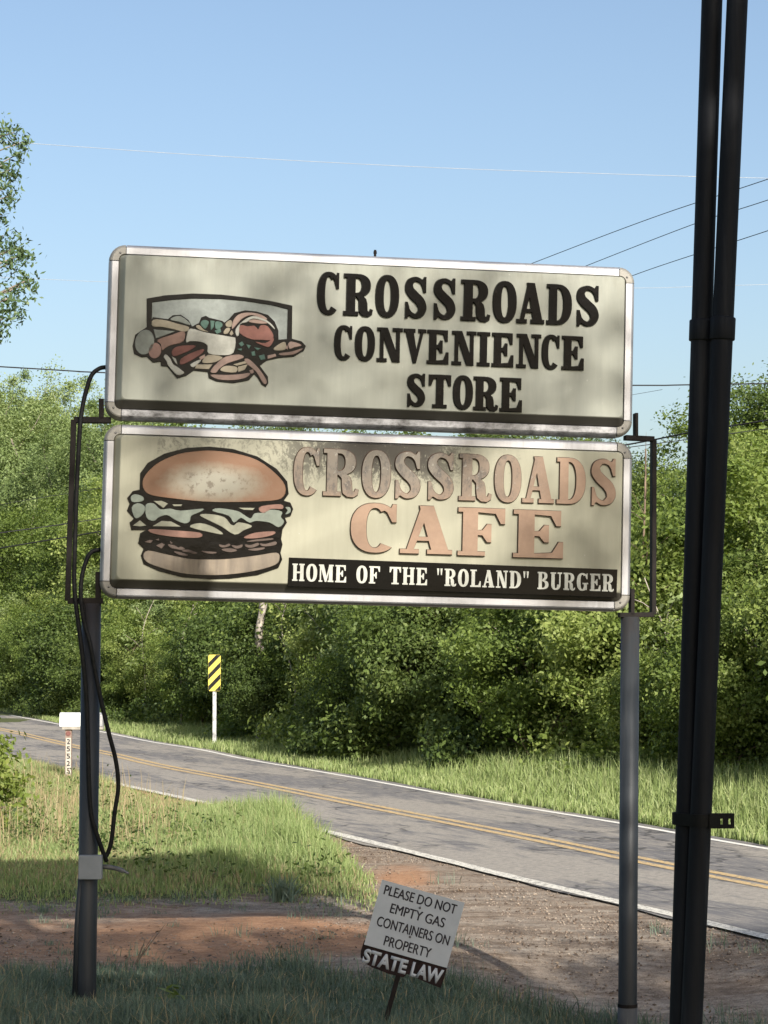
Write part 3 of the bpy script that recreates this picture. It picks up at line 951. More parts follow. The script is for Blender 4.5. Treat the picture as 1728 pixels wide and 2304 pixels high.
picture(store_face, O_UP, o3, s3, 'deli', [arch, food], [
    ('grey', ell(143, 488, 84, 112, 12)), ('salmon', ell(236, 565, 56, 70, 10)),
    ('brown', [(262, 468), (400, 420), (502, 390), (492, 480), (380, 515), (332, 540), (302, 560), (290, 505)]),
    ('grey', [(225, 372), (420, 388), (310, 430), (246, 452)]),
    ('beige', [(222, 285), (330, 290), (440, 322), (545, 352), (510, 392), (400, 368), (300, 348), (217, 342)]),
    ('grey', [(378, 282), (420, 256), (470, 254), (528, 292), (555, 332), (450, 300)]),
    ('white', [(562, 366), (700, 402), (930, 442), (968, 462), (950, 580), (870, 606), (726, 590), (716, 520), (660, 485), (560, 478), (522, 488), (530, 420)]),
    ('teal', [(652, 320), (680, 287), (724, 302), (714, 338), (690, 366)]), ('teal', [(742, 292), (778, 296), (770, 350), (745, 380)]), ('teal', [(790, 302), (840, 310), (846, 345), (800, 370), (785, 350)]), ('teal', [(780, 385), (830, 360), (838, 395), (800, 412)]),
    ('beige', [(610, 345), (640, 335), (680, 375), (720, 392), (650, 378)]),
    ('beige', [(880, 320), (915, 290), (935, 300), (930, 345), (890, 345)]), ('beige', [(862, 395), (890, 360), (920, 365), (900, 405), (870, 412)]), ('beige', [(915, 410), (935, 380), (950, 410), (930, 428)]),
    ('pink', [(938, 365), (950, 292), (1000, 238), (1080, 220), (1180, 232), (1250, 270), (1235, 282), (1120, 240), (1030, 272), (970, 335)]),
    ('white', [(980, 430), (972, 372), (1040, 295), (1130, 252), (1230, 278), (1300, 330), (1325, 370), (1250, 305), (1130, 272), (1072, 305), (1010, 325), (1000, 415)]),
    ('pink', [(1090, 302), (1130, 282), (1210, 295), (1260, 315), (1180, 318)]),
    ('red', [(1012, 337), (1080, 345), (1140, 340), (1175, 372), (1200, 336), (1260, 345), (1312, 425), (1290, 468), (1200, 466), (1110, 460), (1012, 408)]),
    ('red', [(1150, 484), (1240, 498), (1318, 452), (1290, 515), (1250, 530)]),
    ('teal', [(1000, 500), (1030, 482), (1048, 510), (1020, 528)]), ('teal', [(1068, 508), (1108, 518), (1090, 548)]), ('teal', [(1112, 578), (1142, 570), (1150, 608), (1122, 612)]), ('teal', [(1180, 612), (1230, 600), (1240, 640), (1200, 650)]), ('teal', [(985, 550), (1030, 545), (1020, 565)]), ('teal', [(1140, 535), (1200, 545), (1170, 560)]),
    ('meat', [(392, 570), (430, 533), (520, 518), (604, 520), (560, 558), (430, 612), (397, 603)]), ('meat', [(475, 640), (580, 583), (682, 552), (640, 608), (482, 692)]),
    ('white', [(318, 622), (345, 662), (360, 700), (440, 785), (500, 768), (478, 745), (440, 715), (400, 690), (375, 640), (338, 602)]), ('white', [(560, 690), (640, 650), (650, 660), (600, 705), (580, 715)]), ('white', [(392, 620), (425, 640), (440, 690), (420, 670)]),
    ('beige', [(722, 605), (850, 625), (785, 668), (690, 678), (668, 660)]), ('beige', [(612, 692), (760, 690), (725, 733), (602, 726)]), ('pink', [(640, 625), (690, 600), (690, 630), (650, 648)]),
    ('crust', [(742, 755), (800, 682), (880, 622), (1000, 602), (1040, 630), (900, 678), (825, 725), (790, 765)]),
    ('beige', [(832, 735), (880, 705), (980, 715), (970, 762), (860, 755)]), ('beige', [(992, 712), (1080, 690), (1052, 738), (994, 758)]), ('beige', [(950, 690), (1060, 660), (1070, 680), (980, 702)]),
    ('crust', [(742, 785), (860, 788), (1000, 782), (1102, 768), (1062, 810), (950, 832), (812, 825)]), ('crust', [(1095, 745), (1130, 735), (1135, 765), (1110, 775)]),
    ('crust', [(1058, 640), (1100, 650), (1180, 730), (1247, 830), (1242, 868), (1215, 850), (1160, 760), (1062, 672)]),
    ('beige', [(1322, 540), (1398, 490), (1425, 500), (1418, 555), (1335, 562)]), ('pink', [(1450, 505), (1480, 485), (1570, 515), (1500, 535), (1462, 548)]), ('crust', [(1372, 590), (1480, 575), (1582, 545), (1500, 597), (1385, 607)]), ('pink', [(1262, 610), (1330, 595), (1340, 615), (1262, 640)]), ('pink', [(1425, 545), (1440, 510), (1446, 555)]),
])

o4, s4 = (210, 930), 510 / 1659
def bun_material():
    m = M('bun_paint', .42, 0, .4)
    sx = m.sep()
    cu, cv = on_sign(o4[0] + s4 * 880, o4[1] + s4 * 510, O_LOW, FY)
    dx = m.math('DIVIDE', m.math('SUBTRACT', sx[0], cu), .40)
    dz = m.math('DIVIDE', m.math('SUBTRACT', sx[2], cv), .155)
    d = m.math('SQRT', m.math('ADD', m.math('MULTIPLY', dx, dx), m.math('MULTIPLY', dz, dz)))
    n = m.noise(16, 8, .75)
    d = m.math('ADD', d, m.math('MULTIPLY', m.math('SUBTRACT', n, .5), .55))
    c = m.ramp(d, [(.35, (.215, .20, .155)), (.70, (.18, .14, .095)), (1.0, (.150, .072, .034))])
    e = m.math('MULTIPLY', m.ramp(n, [(.53, 0.0), (.59, .75)]), m.ramp(d, [(.5, 1.0), (.9, 0.0)]))
    m.color(m.mix(e, c, (.08, .06, .04)))
    m.bump(m.noise(10, 4), .15, .012)
    return m.m
bun = bun_material()
burger_base = [(340, 560), (345, 440), (400, 365), (520, 298), (680, 256), (850, 246), (1020, 263), (1200, 318), (1340, 408), (1417, 500), (1427, 590), (1392, 640), (1440, 655), (1460, 700), (1442, 750), (1400, 762), (1414, 800), (1382, 850), (1372, 920), (1382, 960), (1367, 1020), (1380, 1070), (1352, 1130), (1200, 1182), (1000, 1207), (850, 1212), (650, 1197), (480, 1152), (370, 1102), (350, 1040), (370, 990), (330, 950), (345, 880), (390, 852), (280, 852), (268, 800), (300, 770), (248, 712), (268, 660), (250, 620), (290, 572)]
lower_bun = worn('lower_bun_paint', (.085, .066, .048), (.235, .185, .13), 9, .42, 0, .15, (1.6, 1, .25))
picture(cafe_face, O_LOW, o4, s4, 'burger', [burger_base], [
    (('top_bun', bun), [(362, 500), (392, 440), (480, 362), (620, 302), (760, 280), (880, 277), (1040, 297), (1200, 347), (1330, 442), (1400, 530), (1390, 608), (1300, 640), (1000, 650), (800, 645), (600, 625), (430, 600), (372, 560)]),
    ('mint', [(277, 610), (310, 595), (360, 612), (366, 636), (338, 648), (284, 648)]), ('mint', [(282, 690), (325, 660), (372, 680), (372, 720), (340, 758), (304, 764)]),
    ('mint', [(384, 672), (440, 662), (490, 705), (560, 700), (640, 715), (800, 700), (780, 722), (715, 750), (704, 790), (668, 806), (600, 780), (540, 745), (480, 760), (440, 788), (390, 762)]),
    ('mint', [(872, 715), (920, 697), (1050, 717), (1100, 745), (1150, 772), (1180, 735), (1240, 730), (1300, 708), (1378, 722), (1370, 760), (1394, 795), (1354, 834), (1290, 800), (1190, 788), (1140, 800), (1080, 765), (1028, 800), (990, 750)]),
    ('cheese', [(440, 642), (500, 644), (545, 662), (512, 692)]), ('cheese', [(578, 668), (650, 668), (640, 680), (590, 680)]), ('cheese', [(1062, 692), (1180, 694), (1165, 709), (1100, 706)]),
    ('tomato', [(1212, 710), (1232, 682), (1370, 668), (1382, 700), (1300, 700), (1252, 732)]), ('mint', [(1405, 690), (1438, 692), (1438, 726), (1405, 740), (1422, 712)]),
    ('cheese', [(778, 746), (850, 740), (955, 762), (1000, 812), (1030, 822), (1064, 800), (1160, 826), (1100, 856), (1034, 888), (940, 830), (850, 786)]), ('cheese', [(706, 832), (780, 806), (880, 836), (948, 885), (860, 872)]), ('cheese', [(434, 826), (500, 790), (570, 795), (638, 830)]), ('cheese', [(290, 822), (340, 786), (386, 822), (340, 828)]),
    ('tomato', [(412, 850), (600, 860), (778, 876), (774, 910), (600, 905), (440, 880)]), ('tomato', [(1100, 912), (1180, 877), (1320, 866), (1312, 890), (1200, 914)]),
    ('char', [(545, 962), (590, 968), (620, 984), (640, 978), (668, 994), (640, 1000), (600, 992), (570, 986)]), ('char', [(650, 1004), (700, 1000), (728, 1012), (760, 1022), (740, 1030), (700, 1018), (664, 1014)]),
    ('char', [(790, 1008), (830, 1012), (900, 1018), (880, 1028), (828, 1024)]), ('char', [(590, 1012), (640, 1020), (690, 1036), (670, 1044), (620, 1032)]), ('char', [(560, 935), (580, 950), (566, 956)]),
    ('char', [(920, 962), (960, 968), (990, 956), (1000, 968), (960, 982), (930, 978)]), ('char', [(1010, 966), (1050, 972), (1090, 962), (1080, 984), (1040, 990)]), ('char', [(1110, 962), (1150, 966), (1200, 950), (1210, 964), (1160, 984), (1120, 980)]),
    ('char', [(1220, 954), (1260, 958), (1330, 940), (1334, 962), (1270, 974), (1230, 970)]), ('char', [(1130, 998), (1180, 990), (1250, 984), (1240, 996), (1180, 1006)]), ('char', [(940, 996), (1000, 990), (1050, 1004), (1010, 1016), (960, 1010)]),
    ('char', [(375, 942), (410, 928), (434, 932), (418, 950)]), ('char', [(460, 968), (500, 950), (522, 962), (498, 990)]), ('char', [(1120, 940), (1200, 924), (1300, 917), (1310, 925), (1210, 936)]), ('char', [(455, 925), (480, 918), (478, 932)]),
    (('lower_bun', lower_bun), [(366, 1040), (402, 1007), (520, 1032), (700, 1067), (850, 1072), (1000, 1067), (1200, 1042), (1338, 1022), (1360, 1060), (1330, 1108), (1180, 1153), (1000, 1178), (840, 1184), (650, 1170), (480, 1125), (392, 1088)]),
])

# bolt standing on the upper cabinet's top edge
u, v = on_sign(844, 570, O_UP, .1)
bm = bmesh.new()
tube_bm(bm, [(u, .1, H_UP - .01), (u, .1, H_UP + .055)], .009, 10)
tube_bm(bm, [(u, .1, H_UP + .028), (u, .1, H_UP + .045)], .013, 6)
from_bm('lifting_bolt', bm, MAT['steel_dark'], store)

# ---- the stand: two pipe posts and the steel brackets that step round the lower cabinet
def post_paint():
    m = M('post_paint', .5, .0, .3)
    st = m.noise(12, 6, .65, (1, 1, .07))
    n = m.noise(5, 6, .7, (1, 1, .5))
    col = m.ramp(st, [(.3, (.014, .017, .020)), (.6, (.030, .034, .038)), (.8, (.055, .056, .055))])
    z = m.sep()[2]
    rust = m.math('MULTIPLY', m.ramp(m.math('DIVIDE', z, 2.9), [(.70, 0.0), (.93, .6), (.99, 1.0)]), m.ramp(n, [(.40, .1), (.62, .85)]))
    col = m.mix(rust, col, (.035, .022, .014))
    m.color(col)
    m.bump(st, .1, .01)
    return m.m
MAT['post_paint'] = post_paint()
MAT['post_base'] = worn('post_base', (.035, .037, .037), (.11, .11, .105), 6, .7, 0, .3, (1, 1, .15))
stand = empty('sign_stand', (-.3, 15.9, 0))
tag(stand, 'two grey steel pipe posts with black side brackets carrying both signs', 'sign stand')
POFF = .10
def world_child(o, parent):
    o.parent = parent
    o.matrix_parent_inverse = parent.matrix_basis.inverted()
    return o
def ext(a, b, z):
    return a + (b - a) * ((z - a.z) / (b.z - a.z))
lp_t, lp_b = sign_point(206, 1358, POFF), sign_point(195, 2200, POFF)
rp_t, rp_b = sign_point(1418, 1388, POFF), sign_point(1412, 2250, POFF)
RP = .066
for a, b in ((lp_t, lp_b), (rp_t, rp_b)):
    bm = bmesh.new()
    tube_bm(bm, [ext(a, b, -.45), b, a], RP, 24)
    world_child(from_bm('post', bm, MAT['post_paint'], None, True), stand)
bm = bmesh.new()
c = sign_point(1412, 2262, POFF)
tube_bm(bm, [c + Vector((0, 0, -.012)), c + Vector((0, 0, .012))], RP + .004, 24)
world_child(from_bm('collar', bm, MAT['steel_dark'], None, False), stand)
bm = bmesh.new()
tube_bm(bm, [ext(rp_t, rp_b, -.45), c + Vector((0, 0, -.012))], RP + .003, 24)
world_child(from_bm('base_sleeve', bm, MAT['post_base'], None, True), stand)
b0 = ext(lp_t, lp_b, -.02)
bm = bmesh.new()
tube_bm(bm, [b0 + Vector((-.075, -.02, 0)), b0 + Vector((-.062, -.02, .55)), b0 + Vector((-.035, -.045, .95))], [.022, .020, .016], 12)
world_child(from_bm('ground_conduit', bm, MAT['post_paint'], None, True), stand)

def bracket(pts, w, d):
    bm = bmesh.new()
    for i, (a, b) in enumerate(zip(pts, pts[1:])):
        beam_bm(bm, a, b, w - .002 * (i % 2), d - .003 * (i % 2), SN)
    world_child(from_bm('bracket', bm, MAT['steel_dark'], None), stand)
P_ = lambda x, y: sign_point(x, y, POFF)
bracket([P_(250, 946), P_(166, 945), P_(152, 1352), P_(232, 1352)], .040, .08)
bracket([P_(1405, 985), P_(1470, 988), P_(1469, 1383), P_(1392, 1384)], .034, .08)
for a, b, w in ((P_(228, 898), P_(228, 944), .036), (P_(221, 1287), P_(221, 1350), .040), (P_(1430, 930), P_(1430, 986), .022), (P_(1421, 1325), P_(1421, 1384), .028)):
    bm = bmesh.new()
    beam_bm(bm, a, b, w, .08, SN)
    world_child(from_bm('mounting_tab', bm, MAT['steel_dark'], None), stand)
# junction box on the left post
jb = sign_point(204, 1951, POFF - RP - .03)
box_o = box('junction_box', (jb.x - .079, jb.y - .035, jb.z - .081), (jb.x + .079, jb.y + .03, jb.z + .081), worn('box_paint', (.15, .165, .175), (.20, .215, .225), 8, .5, .0, .1), None, .006)
world_child(box_o, stand)
lid = box('box_lid', (jb.x - .083, jb.y - .045, jb.z - .085), (jb.x + .083, jb.y - .0345, jb.z + .085), box_o.data.materials[0], None, .004)
lid.parent = box_o
lid.matrix_parent_inverse = box_o.matrix_parent_inverse.copy()

# power cables
MAT['cable'] = worn('cable', (.006, .006, .006), (.016, .016, .015), 30, .55, 0, .25)
def cable(pts, offs_, r, label, name='power_cable'):
    w = [sign_point(x, y, o) for (x, y), o in zip(pts, offs_)]
    o = tube(name, spline(w, 6), r, MAT['cable'], None, 10)
    tag(o, label, 'cable')
cable([(240, 826), (224, 829), (207, 843), (196, 872), (187, 908), (181, 950), (177, 1010), (172, 1110), (169, 1210), (167, 1300), (170, 1352), (178, 1415), (187, 1490), (194, 1570), (198, 1680), (200, 1760), (205, 1830), (217, 1875), (232, 1918), (240, 1938)],
      [.12, .10, .08, .07, .06, .04, .05, .05, .05, .06, .05, .03, .02, .02, .03, .02, .02, .02, .04, .06], .0155, 'long black cable from the upper sign down the left post to the grey box')
cable([(238, 1236), (222, 1237), (205, 1243), (194, 1262), (184, 1300), (182, 1345), (189, 1398), (203, 1450), (216, 1520), (230, 1588), (245, 1650), (261, 1714), (266, 1771), (258, 1828), (251, 1890), (244, 1916), (238, 1928)],
      [.12, .10, .08, .06, .04, .03, .02, .01, .01, .01, .02, .04, .05, .05, .05, .06, .06], .0150, 'black cable from the lower sign looping out beside the left post')
o = tube('cut_cable', spline([sign_point(228, 1950, .06), sign_point(246, 1951, .05), sign_point(268, 1956, .03), sign_point(289, 1965, .0)], 5), [.016] * 13 + [.009] * 3, worn('cable_grey', (.06, .06, .06), (.14, .14, .135), 20, .6), None, 10)
tag(o, 'short grey cut cable end sticking out of the grey box', 'cable')

# ------------------------------------------------------------------ pair of vent pipes
def pipe_mat():
    m = M('dark_pipe', .6, .0, .12)
    st = m.noise(16, 6, .65, (1, 1, .06))
    m.color(m.ramp(st, [(.3, (.004, .0045, .006)), (.55, (.009, .010, .013)), (.68, (.020, .021, .024)), (.78, (.034, .026, .020))]))
    m.bump(m.noise(80, 4), .15, .004)
    return m.m
MAT['dark_pipe'] = pipe_mat()
MAT['clamp'] = worn('clamp', (.003, .003, .003), (.007, .007, .007), 14, .6, .0)
vent = empty('vent_pipes', (1.22, 9.03, 0))
tag(vent, 'pair of tall dark vent pipes strapped side by side at the right', 'pipes')
PR = .0425
YR, YL = 9.0, 9.074
def pipe_axis(x_top, x_bot, Y):
    a, b = at(x_top, 0, Y), at(x_bot, 2304, Y)
    return a, b
ra, rb = pipe_axis(1659, 1556, YR)
la, lb = pipe_axis(1602, 1530, YL)
for a, b, zt in ((ra, rb, 6.55), (la, lb, 6.70)):
    t, f = ext(a, b, zt), ext(a, b, -.5)
    bm = bmesh.new()
    tube_bm(bm, [f, b, a, t], PR, 24)
    world_child(from_bm('pipe', bm, MAT['dark_pipe'], None, True), vent)
    bm = bmesh.new()                       # rain cap
    tube_bm(bm, [t + Vector((0, 0, -.06)), t + Vector((0, 0, .02)), t + Vector((0, 0, .09)), t + Vector((0, 0, .12))], [.052, .07, .07, .03], 20)
    world_child(from_bm('vent_cap', bm, MAT['dark_pipe'], None, True), vent)
for a, b, y0, y1, Y in ((ra, rb, 714, 766, YR), (la, lb, 720, 768, YL)):
    z0, z1 = at(1600, y1, Y).z, at(1600, y0, Y).z
    bm = bmesh.new()
    p0, p1 = ext(a, b, z0), ext(a, b, z1)
    dd = (p1 - p0)
    tube_bm(bm, [p0, p0 + dd * .02, p0 + dd * .06, p1 - dd * .06, p1 - dd * .02, p1], [PR + .002, PR + .006, PR + .008, PR + .008, PR + .006, PR + .002], 24)
    world_child(from_bm('coupling', bm, MAT['dark_pipe'], None, True), vent)
# strap round both pipes, with a slotted flange to the right
zc0, zc1 = at(1560, 1858, YR).z, at(1560, 1831, YR).z
cr, cl = ext(ra, rb, (zc0 + zc1) / 2), ext(la, lb, (zc0 + zc1) / 2)
def hull2(points):
    pts = sorted(points)
    def half(ps):
        h = []
        for p in ps:
            while len(h) > 1 and (h[-1][0] - h[-2][0]) * (p[1] - h[-2][1]) - (h[-1][1] - h[-2][1]) * (p[0] - h[-2][0]) <= 0:
                h.pop()
            h.append(p)
        return h
    a, b = half(pts), half(pts[::-1])
    return a[:-1] + b[:-1]
circ = []
for cpt, rr_ in ((cr, PR + .004), (cl, PR + .009)):
    circ += [(cpt.x + rr_ * math.cos(2 * math.pi * k / 40), cpt.y + rr_ * math.sin(2 * math.pi * k / 40)) for k in range(40)]
H_ = hull2(circ)
cxm, cym = (cr.x + cl.x) / 2, (cr.y + cl.y) / 2
bm = bmesh.new()
inner, outer = [], []
for x, y in H_:
    d = Vector((x - cxm, y - cym)).normalized() * .006
    inner.append((x, y))
    outer.append((x + d.x, y + d.y))
lv = [[bm.verts.new((x, y, z)) for x, y in ring_] for ring_, z in ((inner, zc0), (outer, zc0), (outer, zc1), (inner, zc1))]
for q in range(4):
    A_, B_ = lv[q], lv[(q + 1) % 4]
    for k in range(len(H_)):
        bm.faces.new((A_[k], A_[(k + 1) % len(H_)], B_[(k + 1) % len(H_)], B_[k]))
strap = world_child(from_bm('strap', bm, MAT['clamp'], None), vent)
bm = bmesh.new()
fx = [at(x, 1845, YR).x for x in (1592, 1617, 1622.5, 1634.5, 1640, 1648)]
fz = [at(1600, y, YR).z for y in (1862, 1853, 1840, 1828)]
plates = [rc(fx[0], fz[0], fx[5], fz[1]), rc(fx[0], fz[2], fx[5], fz[3]), rc(fx[0], fz[1], fx[1], fz[2]), rc(fx[2], fz[1], fx[3], fz[2]), rc(fx[4], fz[1], fx[5], fz[2])]
relief(bm, plates, YR - PR - .008, YR - PR + .004)
fl = world_child(from_bm('slotted_flange', bm, MAT['clamp'], None), vent)

# ------------------------------------------------------------------ small leaning notice
GS = 14.2
tl = at(859.6, 1979, GS)
foot = at(867, 2304, GS)
notice = empty('notice_board', (tl.x, GS, tl.z), (0, R(15.6), 0))
tag(notice, 'small tilted white notice about gas containers on a thin dark stake', 'notice')
k_ = GS / F * 1.0
MAT['notice_white'] = worn('notice_white', (.33, .355, .38), (.41, .43, .45), 5, .5, 0, .1)
MAT['notice_black'] = worn('notice_black', (.012, .012, .016), (.05, .045, .05), 30, .6)
MAT['notice_under'] = worn('notice_under', (.005, .004, .004), (.028, .014, .013), 22, .6)
bm = bmesh.new()
w_, h_ = 191.5 * k_, 149 * k_
relief(bm, [[(0, -h_), (w_, -h_), (w_, 0), (0, 0)]], -.004, .0)
plate = from_bm('white_plate', bm, MAT['notice_white'], notice)
for s, u0, u1, base, cap in (('PLEASE DO NOT', 11, 178, 30, 21.5), ('EMPTY GAS', 35, 161, 65.5, 21.5), ('CONTAINERS ON', 14, 181, 101, 22), ('PROPERTY', 41, 149, 138.5, 22)):
    bt = text_mesh(s, u0 * k_, (u1 - 1.1) * k_, -base * k_, (-base + cap) * k_, -.0045, .001, .0)
    b2 = text_mesh(s, (u0 + 1.1) * k_, u1 * k_, (-base - .5) * k_, (-base + cap - .5) * k_, -.0045, .0013, .0)
    tmp = bpy.data.meshes.new('t')
    b2.to_mesh(tmp)
    b2.free()
    bt.from_mesh(tmp)
    bpy.data.meshes.remove(tmp)
    from_bm('lettering', bt, MAT['notice_black'], plate)
for u_, v_ in ((98, 37), (94, 105)):
    bm = bmesh.new()
    bmesh.ops.create_uvsphere(bm, u_segments=10, v_segments=6, radius=.008, matrix=Matrix.Translation((u_ * k_, -.006, -v_ * k_)))
    from_bm('screw', bm, MAT['screw'], plate, True)
bm = bmesh.new()
wl = 193 * k_
lowb = [(-2, -140), (192, -140), (192, -172), (190, -196), (150, -192), (110, -186), (104, -196), (70, -197), (30, -193), (10, -188), (0, -178), (-3, -165)]
relief(bm, [[(x * k_, y * k_) for x, y in lowb]], .004, .012)
under = from_bm('lower_plate', bm, MAT['notice_under'], notice)
for s, u0, u1 in (('STATE', 5, 106), ('LAW', 116, 188)):
    from_bm('lettering', text_mesh(s, u0 * k_, u1 * k_, -189 * k_, -156 * k_, .0035, .001, .045), MAT['notice_white'], under)
bm = bmesh.new()
st0 = (92 * k_, -100 * k_)
beam_bm(bm, (st0[0], .022, st0[1]), (92 * k_, .022, -335 * k_ - .25), .030, .012)
from_bm('stake', bm, worn('stake', (.006, .005, .005), (.018, .014, .012), 12, .7, .0), notice)

# ------------------------------------------------------------------ object marker by the far lane
om = ground_at(482, 1676, .03)
marker = empty('object_marker', (om.x, om.y, .0), (0, 0, R(-6)))
tag(marker, 'yellow and black striped road marker on a white post beyond the road', 'road sign')
Yp = om.y
zb, zt_ = at(482, 1555, Yp).z, at(482, 1473, Yp).z
hw = .155
MAT['marker_yellow'] = worn('marker_yellow', (.58, .47, .075), (.70, .58, .12), 5, .45, 0, .05)
MAT['marker_black'] = worn('marker_black', (.012, .012, .012), (.03, .03, .03), 8, .5)
bm = bmesh.new()
cc = .03
relief(bm, [[(-hw + cc, zb), (hw - cc, zb), (hw, zb + cc), (hw, zt_ - cc), (hw - cc, zt_), (-hw + cc, zt_), (-hw, zt_ - cc), (-hw, zb + cc)]], -.012, .0)
mp_ = from_bm('marker_plate', bm, MAT['marker_yellow'], marker)
bm = bmesh.new()
def clip_band(lo, hi):
    """diagonal stripe rising to the right, clipped to the plate"""
    poly = [(-hw + .004, lo), (hw - .004, lo + 2 * hw), (hw - .004, hi + 2 * hw), (-hw + .004, hi)]
    def clip(ps, zlim, keep_below):
        out = []
        for i in range(len(ps)):
            a, b = ps[i], ps[(i + 1) % len(ps)]
            ina = (a[1] <= zlim) == keep_below or a[1] == zlim
            inb = (b[1] <= zlim) == keep_below or b[1] == zlim
            if ina: out.append(a)
            if ina != inb:
                t = (zlim - a[1]) / (b[1] - a[1])
                out.append((a[0] + (b[0] - a[0]) * t, zlim))
        return out
    return clip(clip(poly, zt_ - .006, True), zb + .006, False)
for i in range(4):
    lo = zb - .30 + i * .285
    pl = clip_band(lo + .01, lo + .14)
    if len(pl) > 2:
        relief(bm, [pl], -.014, -.011)
from_bm('stripes', bm, MAT['marker_black'], mp_)
bm = bmesh.new()
for x0, x1, y0, y1 in ((-.045, .045, .012, .018), (-.045, -.037, .018, .05), (.037, .045, .018, .05)):
    box_bm(bm, (x0, y0, -.05), (x1, y1, zt_ - .05), 0)
from_bm('post', bm, worn('white_post', (.40, .40, .385), (.58, .58, .56), 6, .5), marker)

# ------------------------------------------------------------------ mailbox
MB_Y = 40.0
mb = empty('mailbox', (at(155, 1700, MB_Y).x, MB_Y, 0))
tag(mb, 'white mailbox on a numbered wooden post beside the near edge of the road', 'mailbox')
bx = mb.location.x
def mbx(px): return at(px, 1620, MB_Y).x - bx
def mbz(py): return at(155, py, MB_Y).z
MAT['mail_white'] = worn('mail_white', (.72, .72, .70), (.82, .82, .80), 6, .4, 0, .05)
bm = bmesh.new()
x0, x1 = mbx(136), mbx(226)
z0, z1 = mbz(1634), mbz(1603)
rr_ = .11
prof = [(-rr_, z0), (-rr_, z1 - .05)] + [(-rr_ * math.cos(R(a)), z1 - .05 + .05 * math.sin(R(a))) for a in range(15, 180, 15)] + [(rr_, z1 - .05), (rr_, z0)]
A_ = [bm.verts.new((x0, y, z)) for y, z in prof]
B_ = [bm.verts.new((x1, y, z)) for y, z in prof]
for k in range(len(prof)):
    bm.faces.new((A_[k], A_[(k + 1) % len(prof)], B_[(k + 1) % len(prof)], B_[k]))
bm.faces.new(A_)
bm.faces.new(B_)
body = from_bm('mailbox_body', bm, MAT['mail_white'], mb)
bm = bmesh.new()
A_ = [bm.verts.new((x1 + .002, y * 1.04, z0 + (z - z0) * .98)) for y, z in prof]
B_ = [bm.verts.new((x1 + .05, y * 1.04, z0 + (z - z0) * .98)) for y, z in prof]
for k in range(len(prof)):
    bm.faces.new((A_[k], A_[(k + 1) % len(prof)], B_[(k + 1) % len(prof)], B_[k]))
bm.faces.new(A_)
bm.faces.new(B_)
from_bm('door', bm, worn('mail_door', (.3, .3, .3), (.42, .42, .42), 8, .5, .3), mb)
MAT['old_wood'] = worn('old_wood', (.22, .20, .17), (.42, .39, .34), 8, .85, 0, .4, (1, 1, .3))
box('shelf_board', (mbx(141), -.10, mbz(1641)), (mbx(233), .12, z0 - .003), MAT['old_wood'], mb, .004)
pw0, pw1 = mbx(148), mbx(162)
post = box('post', (pw0, -.055, -.1), (pw1, .055, mbz(1641.5)), worn('post_wood', (.16, .11, .09), (.30, .22, .18), 8, .85, 0, .4, (1, 1, .3)), mb, .004)
numz0, numz1 = mbz(1742), mbz(1660)
strip_ = box('number_strip', (pw0 + .012, -.060, numz0), (pw1 - .004, -.0555, numz1), worn('strip_white', (.30, .27, .22), (.50, .47, .41), 22, .6), post, 0)
dh = (numz1 - numz0) / 5
for i, ch in enumerate('25525'):
    zt2 = numz1 - i * dh
    from_bm('number', text_mesh(ch, pw0 + .03, pw1 - .022, zt2 - dh * .86, zt2 - dh * .14, -.0605, .001, .02), MAT['notice_black'], strip_)
bm = bmesh.new()
bmesh.ops.create_cone(bm, cap_ends=True, segments=20, radius1=.042, radius2=.042, depth=.012, matrix=Matrix.Translation(((pw0 + pw1) / 2, -.062, mbz(1650))) @ Matrix.Rotation(R(90), 4, 'X'))
from_bm('reflector', bm, worn('reflector', (.13, .05, .045), (.20, .09, .08), 20, .3), post)

# ------------------------------------------------------------------ overhead wires
MAT['wire_dark'] = worn('wire_dark', (.018, .018, .020), (.035, .035, .038), 3, .6)
MAT['wire_bright'] = worn('wire_bright', (.30, .32, .34), (.42, .44, .46), 3, .4)
def wire(pts, r, mat, label, group=None):
    w = [at(px, py, Y) for px, py, Y in pts]
    d0, d1 = (w[0] - w[1]).normalized(), (w[-1] - w[-2]).normalized()
    w = [w[0] + d0 * 14] + w + [w[-1] + d1 * 14]
    o = tube('overhead_wire', spline(w, 10), r, mat, None, 6)
    tag(o, label, 'wire', group)
wire([(0, 318, 36), (470, 350, 36), (1000, 378, 36), (1560, 397, 36), (1728, 401, 36)], .0042, MAT['wire_bright'], 'topmost thin bright wire crossing the open sky above the signs')
wire([(0, 624, 38), (240, 634, 38), (860, 650, 38), (1437, 648, 38), (1728, 640, 38)], .0036, MAT['wire_bright'], 'thin bright wire passing behind the upper store sign')
wire([(0, 825, 40), (224, 838, 40), (860, 862, 40), (1432, 867, 40), (1728, 863, 40)], .0125, MAT['wire_dark'], 'thick dark wire meeting the upper sign near its lower left end')
wire([(1100, 630, 62), (1440, 500, 52), (1728, 403, 45)], .0085, MAT['wire_dark'], 'uppermost of the slanting dark wires at the upper right')
wire([(1200, 645, 62), (1540, 512, 52), (1728, 450, 46)], .0085, MAT['wire_dark'], 'middle of the slanting dark wires at the upper right')
wire([(1300, 672, 62), (1440, 614, 56), (1728, 519, 46)], .0085, MAT['wire_dark'], 'lowest of the slanting dark wires at the upper right')
wire([(1200, 1035, 34), (1430, 997, 33), (1560, 972, 32), (1728, 945, 31)], .0125, MAT['wire_dark'], 'dark wire running up to the right from between the two signs')
wire([(0, 1199, 34), (110, 1184, 34.5), (226, 1167, 35), (500, 1130, 36)], .0085, MAT['wire_dark'], 'dark wire in front of the trees left of the cafe sign')
